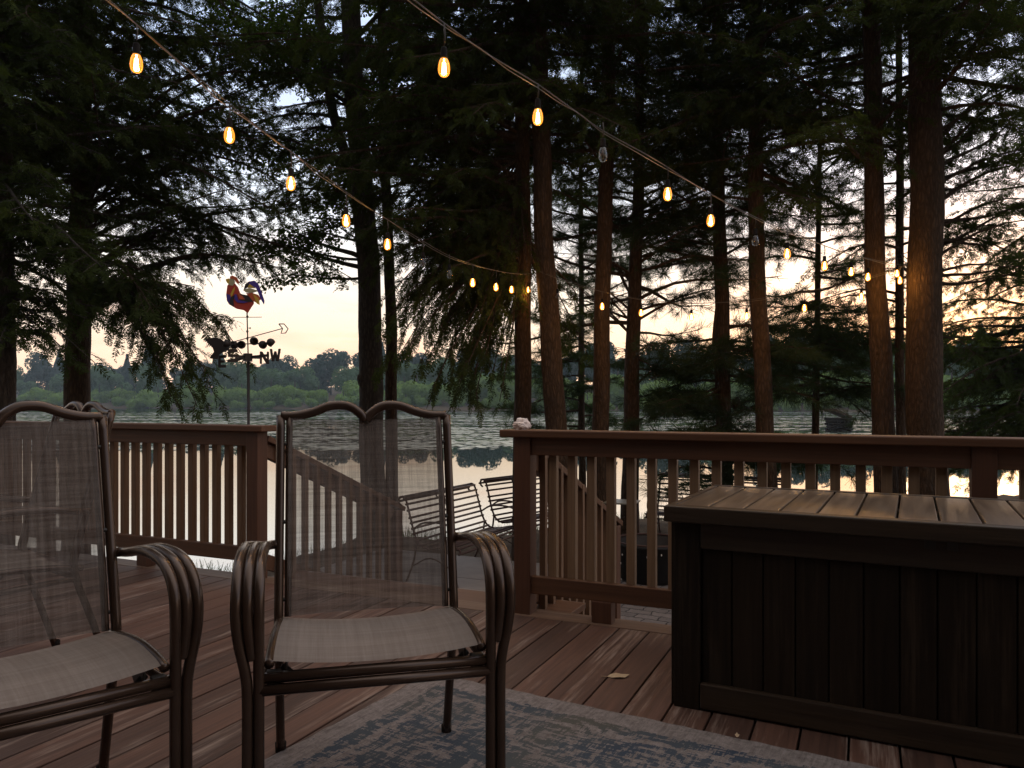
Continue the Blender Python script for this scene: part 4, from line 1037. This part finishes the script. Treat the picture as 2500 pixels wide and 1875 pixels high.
bulb_prof = [(.0125, .032), (.0160, .026), (.0205, .015), (.0232, .002), (.0242, -.010), (.0232, -.022), (.0200, -.032), (.0140, -.039), (.006, -.0425), (.0, -.043)]
def make_lamp(lit):
    t = thing('string_lamp', 'lamp', 'string light', group='bulbs on the light strings')
    m = MB(); m.lathe([(.0, .078), (.010, .077), (.0135, .070), (.0140, .040), (.0165, .036), (.0150, .030), (.0, .030)], 14); m.build('socket', M['black'], t, True)
    m = MB(); m.lathe(bulb_prof, 18); m.build('bulb_glass', M['glass_lit' if lit else 'glass_off'], t, True)
    m = MB()
    for i in range(5):
        a = 2 * math.pi * i / 5; x, y = .0075 * math.cos(a), .0075 * math.sin(a); m.tube([(x * .6, y * .6, .014), (x, y, -.026)], .0028 if lit else .0008, 5)
    m.tube([(0, 0, .03), (0, 0, -.004)], .003, 6)
    m.build('filament', M['filament' if lit else 'filament_off'], t, True)
    if lit:
        ld = bpy.data.lights.new('bulb_light', 'POINT'); ld.energy = LAMP_W; ld.color = (1, .57, .21); ld.shadow_soft_size = .02
        lo_ = bpy.data.objects.new('bulb_light', ld); C.objects.link(lo_); lo_.parent = t; lo_.location = (0, 0, -.015)
    return t
LAMP_W = 3.8
proto = {True: None, False: None}
ordn = ['first', 'second', 'third', 'fourth', 'fifth', 'sixth', 'seventh', 'eighth', 'ninth', 'tenth', 'eleventh', 'twelfth', 'thirteenth']
def lamps(lst, A, B, where, cpath):
    lst = sorted(lst)
    for i, (px, py, lit) in enumerate(lst):
        p = at_px(px, py, A, B)
        if proto[lit] is None: proto[lit] = o = make_lamp(lit)
        else: o = copy_tree(proto[lit])
        o.location = p; o['label'] = ('glowing amber bulb, %s from the left on %s' if lit else 'unlit clear bulb, %s from the left on %s') % (ordn[i], where)
        # short drop wire up to its cable
        best = min(cpath, key=lambda c_: (Vector((c_.x, c_.y, 0)) - Vector((p.x, p.y, 0))).length)
        zc = best.z; up_ = max(.10, min(.30, zc - p.z))
        m = MB(); m.tube([(0, 0, .086), (.004, 0, .086 + (up_ - .086) * .5), (0, 0, up_)], .003, 5); m.build('drop_wire', M['wire'], o, True)
LA = [(333, 152, 1), (560, 328, 1), (710, 446, 1), (845, 537, 1), (946, 595, 1), (1033, 640, 0), (1097, 668, 0), (1154, 689, 1), (1211, 700, 1), (1249, 706, 1), (1290, 706, 1)]
LB = [(1084, 162, 1), (1313, 283, 1), (1472, 375, 0), (1630, 472, 1), (1735, 537, 1), (1844, 586, 0), (1922, 618, 1), (2013, 648, 1), (2078, 662, 1), (2119, 675, 1), (2190, 667, 1)]
LC = [(1361, 722, 0), (1470, 747, 1), (1565, 763, 1), (1688, 773, 1), (1823, 771, 1), (1964, 751, 1), (2103, 723, 1), (2197, 684, 1)]
lamps([(a, b, bool(c)) for a, b, c in LA], A1, A2, 'the left light string', smooth_path(ca, 10))
lamps([(a, b, bool(c)) for a, b, c in LB], B1, B2, 'the middle light string', smooth_path(cb, 10))
lamps([(a, b, bool(c)) for a, b, c in LC], C1, C2, 'the thin sagging string', smooth_path(cable_pts(None, [(1318, 662), (1400, 690), (1471, 712), (1565, 730), (1650, 738), (1722, 740), (1828, 732), (1946, 715), (2060, 693), (2150, 668), (2216, 646)], C1, C2), 10))

# ------------------------------------------------------------------ lily pads, bank grass
rs = np.random.RandomState(4)
cx, cy, cs = [], [], []
for _ in range(430):
    d = 37 * (170 / 37) ** rs.rand(); px = rs.uniform(-300, 2800); x0 = (px - 1250) / F * d; y0 = d
    if y0 > far_y(x0) - 4: continue
    nn = rs.randint(25, 90); wx, wy = rs.uniform(1.5, 7.0) * d / 60, rs.uniform(.3, 1.4) * d / 60
    cx.append(x0 + rs.normal(0, wx, nn)); cy.append(y0 + rs.normal(0, wy, nn)); cs.append(rs.uniform(.10, .24, nn) * (1 + d / 90))
cx, cy, cs = np.concatenate(cx), np.concatenate(cy), np.concatenate(cs)
a8 = np.linspace(0, 2 * np.pi, 4, endpoint=False) + .4
tilt = rs.normal(0, .015, (len(cx), 2))
vx = cx[:, None] + cs[:, None] * np.cos(a8); vy = cy[:, None] + cs[:, None] * np.sin(a8)
vz_ = WZ + .012 + .02 * rs.rand(len(cx))[:, None] + np.abs(tilt[:, :1]) * cs[:, None] * (1 + np.cos(a8) * np.sign(tilt[:, :1])) 
Vp = np.stack([vx, vy, vz_], -1).reshape(-1, 3)
pads = np_mesh('lily_pads', Vp, np.arange(len(Vp)).reshape(-1, 4), M['pad']); tag(pads, 'floating lily pads in drifts across the lake', 'lily pads', kind='stuff')
gv = []
for _ in range(2600):
    x = rs.uniform(-7, 6); y = shore_y(x) - abs(rs.normal(0, .5)) - .1
    z = float(zg(x, y)); hgt = rs.uniform(.06, .22); a = rs.uniform(0, 6.28); w = .006
    lx, ly = rs.normal(0, .06, 2)
    gv += [(x - w * math.cos(a), y - w * math.sin(a), z - .01), (x + w * math.cos(a), y + w * math.sin(a), z - .01), (x + lx + .002, y + ly, z + hgt), (x + lx - .002, y + ly, z + hgt)]
gv = np.array(gv); tag(np_mesh('bank_grass', gv, np.arange(len(gv)).reshape(-1, 4), M['grass']), 'short grass along the near bank of the lake', 'grass', kind='stuff')

# ------------------------------------------------------------------ far shore trees
def far_mesh(name, seed, mat, hgt, wid, n, conif=False):
    r_ = np.random.RandomState(seed)
    if conif:
        t = r_.rand(n) ** .8; rad = wid * (1 - t) * (.55 + .45 * r_.rand(n)); th = r_.rand(n) * 6.283
        c = np.stack([rad * np.cos(th), rad * np.sin(th), hgt * (.06 + .94 * t)], -1)
    else:
        k = 9; lob = np.stack([r_.normal(0, wid * .42, k), r_.normal(0, wid * .35, k), hgt * (.25 + .5 * r_.rand(k))], -1); lr = wid * (.34 + .28 * r_.rand(k))
        w_ = r_.randint(0, k, n); v = r_.normal(0, 1, (n, 3)); v /= np.linalg.norm(v, axis=1, keepdims=True)
        c = lob[w_] + v * lr[w_][:, None] * (r_.rand(n, 1) ** .16); c[:, 2] = np.clip(c[:, 2], .05 * hgt, None)
    s = (.24 + .24 * r_.rand(n)) * (hgt / 9) ** .4
    out = (np.stack([np.cos(th), np.sin(th), .5 + 0 * th], -1) if conif else v) + r_.normal(0, .28, (n, 3))
    a = np.cross(out, r_.normal(0, 1, (n, 3))); a /= np.linalg.norm(a, axis=1, keepdims=True) + 1e-9; b = np.cross(a, out); b /= np.linalg.norm(b, axis=1, keepdims=True) + 1e-9
    V = np.stack([c - a * s[:, None], c + b * s[:, None] * .7, c + a * s[:, None], c - b * s[:, None] * .7], 1).reshape(-1, 3)
    me = bpy.data.meshes.new(name); me.vertices.add(len(V)); me.vertices.foreach_set('co', V.astype(np.float32).ravel())
    me.loops.add(len(V)); me.loops.foreach_set('vertex_index', np.arange(len(V), dtype=np.int32)); me.polygons.add(n); me.polygons.foreach_set('loop_start', np.arange(0, 4 * n, 4, dtype=np.int32))
    me.update(calc_edges=True); me.materials.append(mat); return me
FM = {'shrub': [far_mesh('shrub_crown', 50 + i, M['far_lt'], 5.5, 4.2, 4200) for i in range(4)],
      'mid': [far_mesh('broadleaf_crown', 60 + i, M['far_md'], 12.5, 6.5, 5000) for i in range(4)],
      'back': [far_mesh('back_crown', 70 + i, M['far_dk'], 19, 7.0, 4000) for i in range(3)] + [far_mesh('spire_crown', 80 + i, M['far_dk'], 20, 5.5, 4200, True) for i in range(1)]}
trunk_m = MB(); trunk_m.tube([(0, 0, -1), (.1, 0, 3), (0, .1, 7)], [.35, .28, .12], 6)
tm = trunk_m.build('far_trunk', M['bark_grey']); tmesh = tm.data; bpy.data.objects.remove(tm)
rf = random.Random(31)
def far_row(kind, name, label, cat, group, step, off, jitter, s0, s1):
    px = -260.0
    while px < 2760:
        k = (px + rf.uniform(-.3, .3) * step - 1250) / F; d = 212 / (1 + .47 * k) + off + rf.uniform(0, jitter); x = k * d
        me = rf.choice(FM[kind]); s = rf.uniform(s0, s1) * (min(1.08, d / 250) if kind != 'shrub' else 1)
        e = thing(name, label, cat, (x, d, float(zg(x, d)) - .3), rf.uniform(0, 6.28), group)
        e.scale = (s * rf.uniform(.85, 1.2), s, s * rf.uniform(.85, 1.15))
        c = bpy.data.objects.new('crown', me); C.objects.link(c); c.parent = e
        tr_ = bpy.data.objects.new('trunk', tmesh); C.objects.link(tr_); tr_.parent = e
        px += step * rf.uniform(.7, 1.3)
far_row('shrub', 'shore_shrub', 'light green rounded shrub in the row along the far waterline', 'shrub', 'shrubs along the far shore', 40, 2, 6, .30, .85)
far_row('shrub', 'shore_willow', 'rounded pale green bush tree just behind the far shore shrubs', 'tree', 'pale bush trees on the far shore', 62, 10, 8, .9, 1.5)
far_row('mid', 'broadleaf_tree', 'mid green broadleaf tree in the middle row of the far woods', 'tree', 'broadleaf trees in the far woods', 66, 24, 14, .7, 1.2)
far_row('back', 'forest_tree', 'tall dark tree in the back row of the far woods', 'tree', 'dark trees at the back of the far woods', 52, 50, 26, .68, 1.10)

# ------------------------------------------------------------------ evening haze over the lake
m = MB(); m.box((0, 211, 21), (842, 546, 50))
hz = NT('evening_haze'); pv = hz.n('ShaderNodeVolumePrincipled'); pv.inputs['Color'].default_value = (.72, .88, 1.0, 1); pv.inputs['Density'].default_value = HAZE
hz.l(pv.outputs[0], hz.out.inputs['Volume'])
tag(m.build('haze', hz.m), kind='stuff')
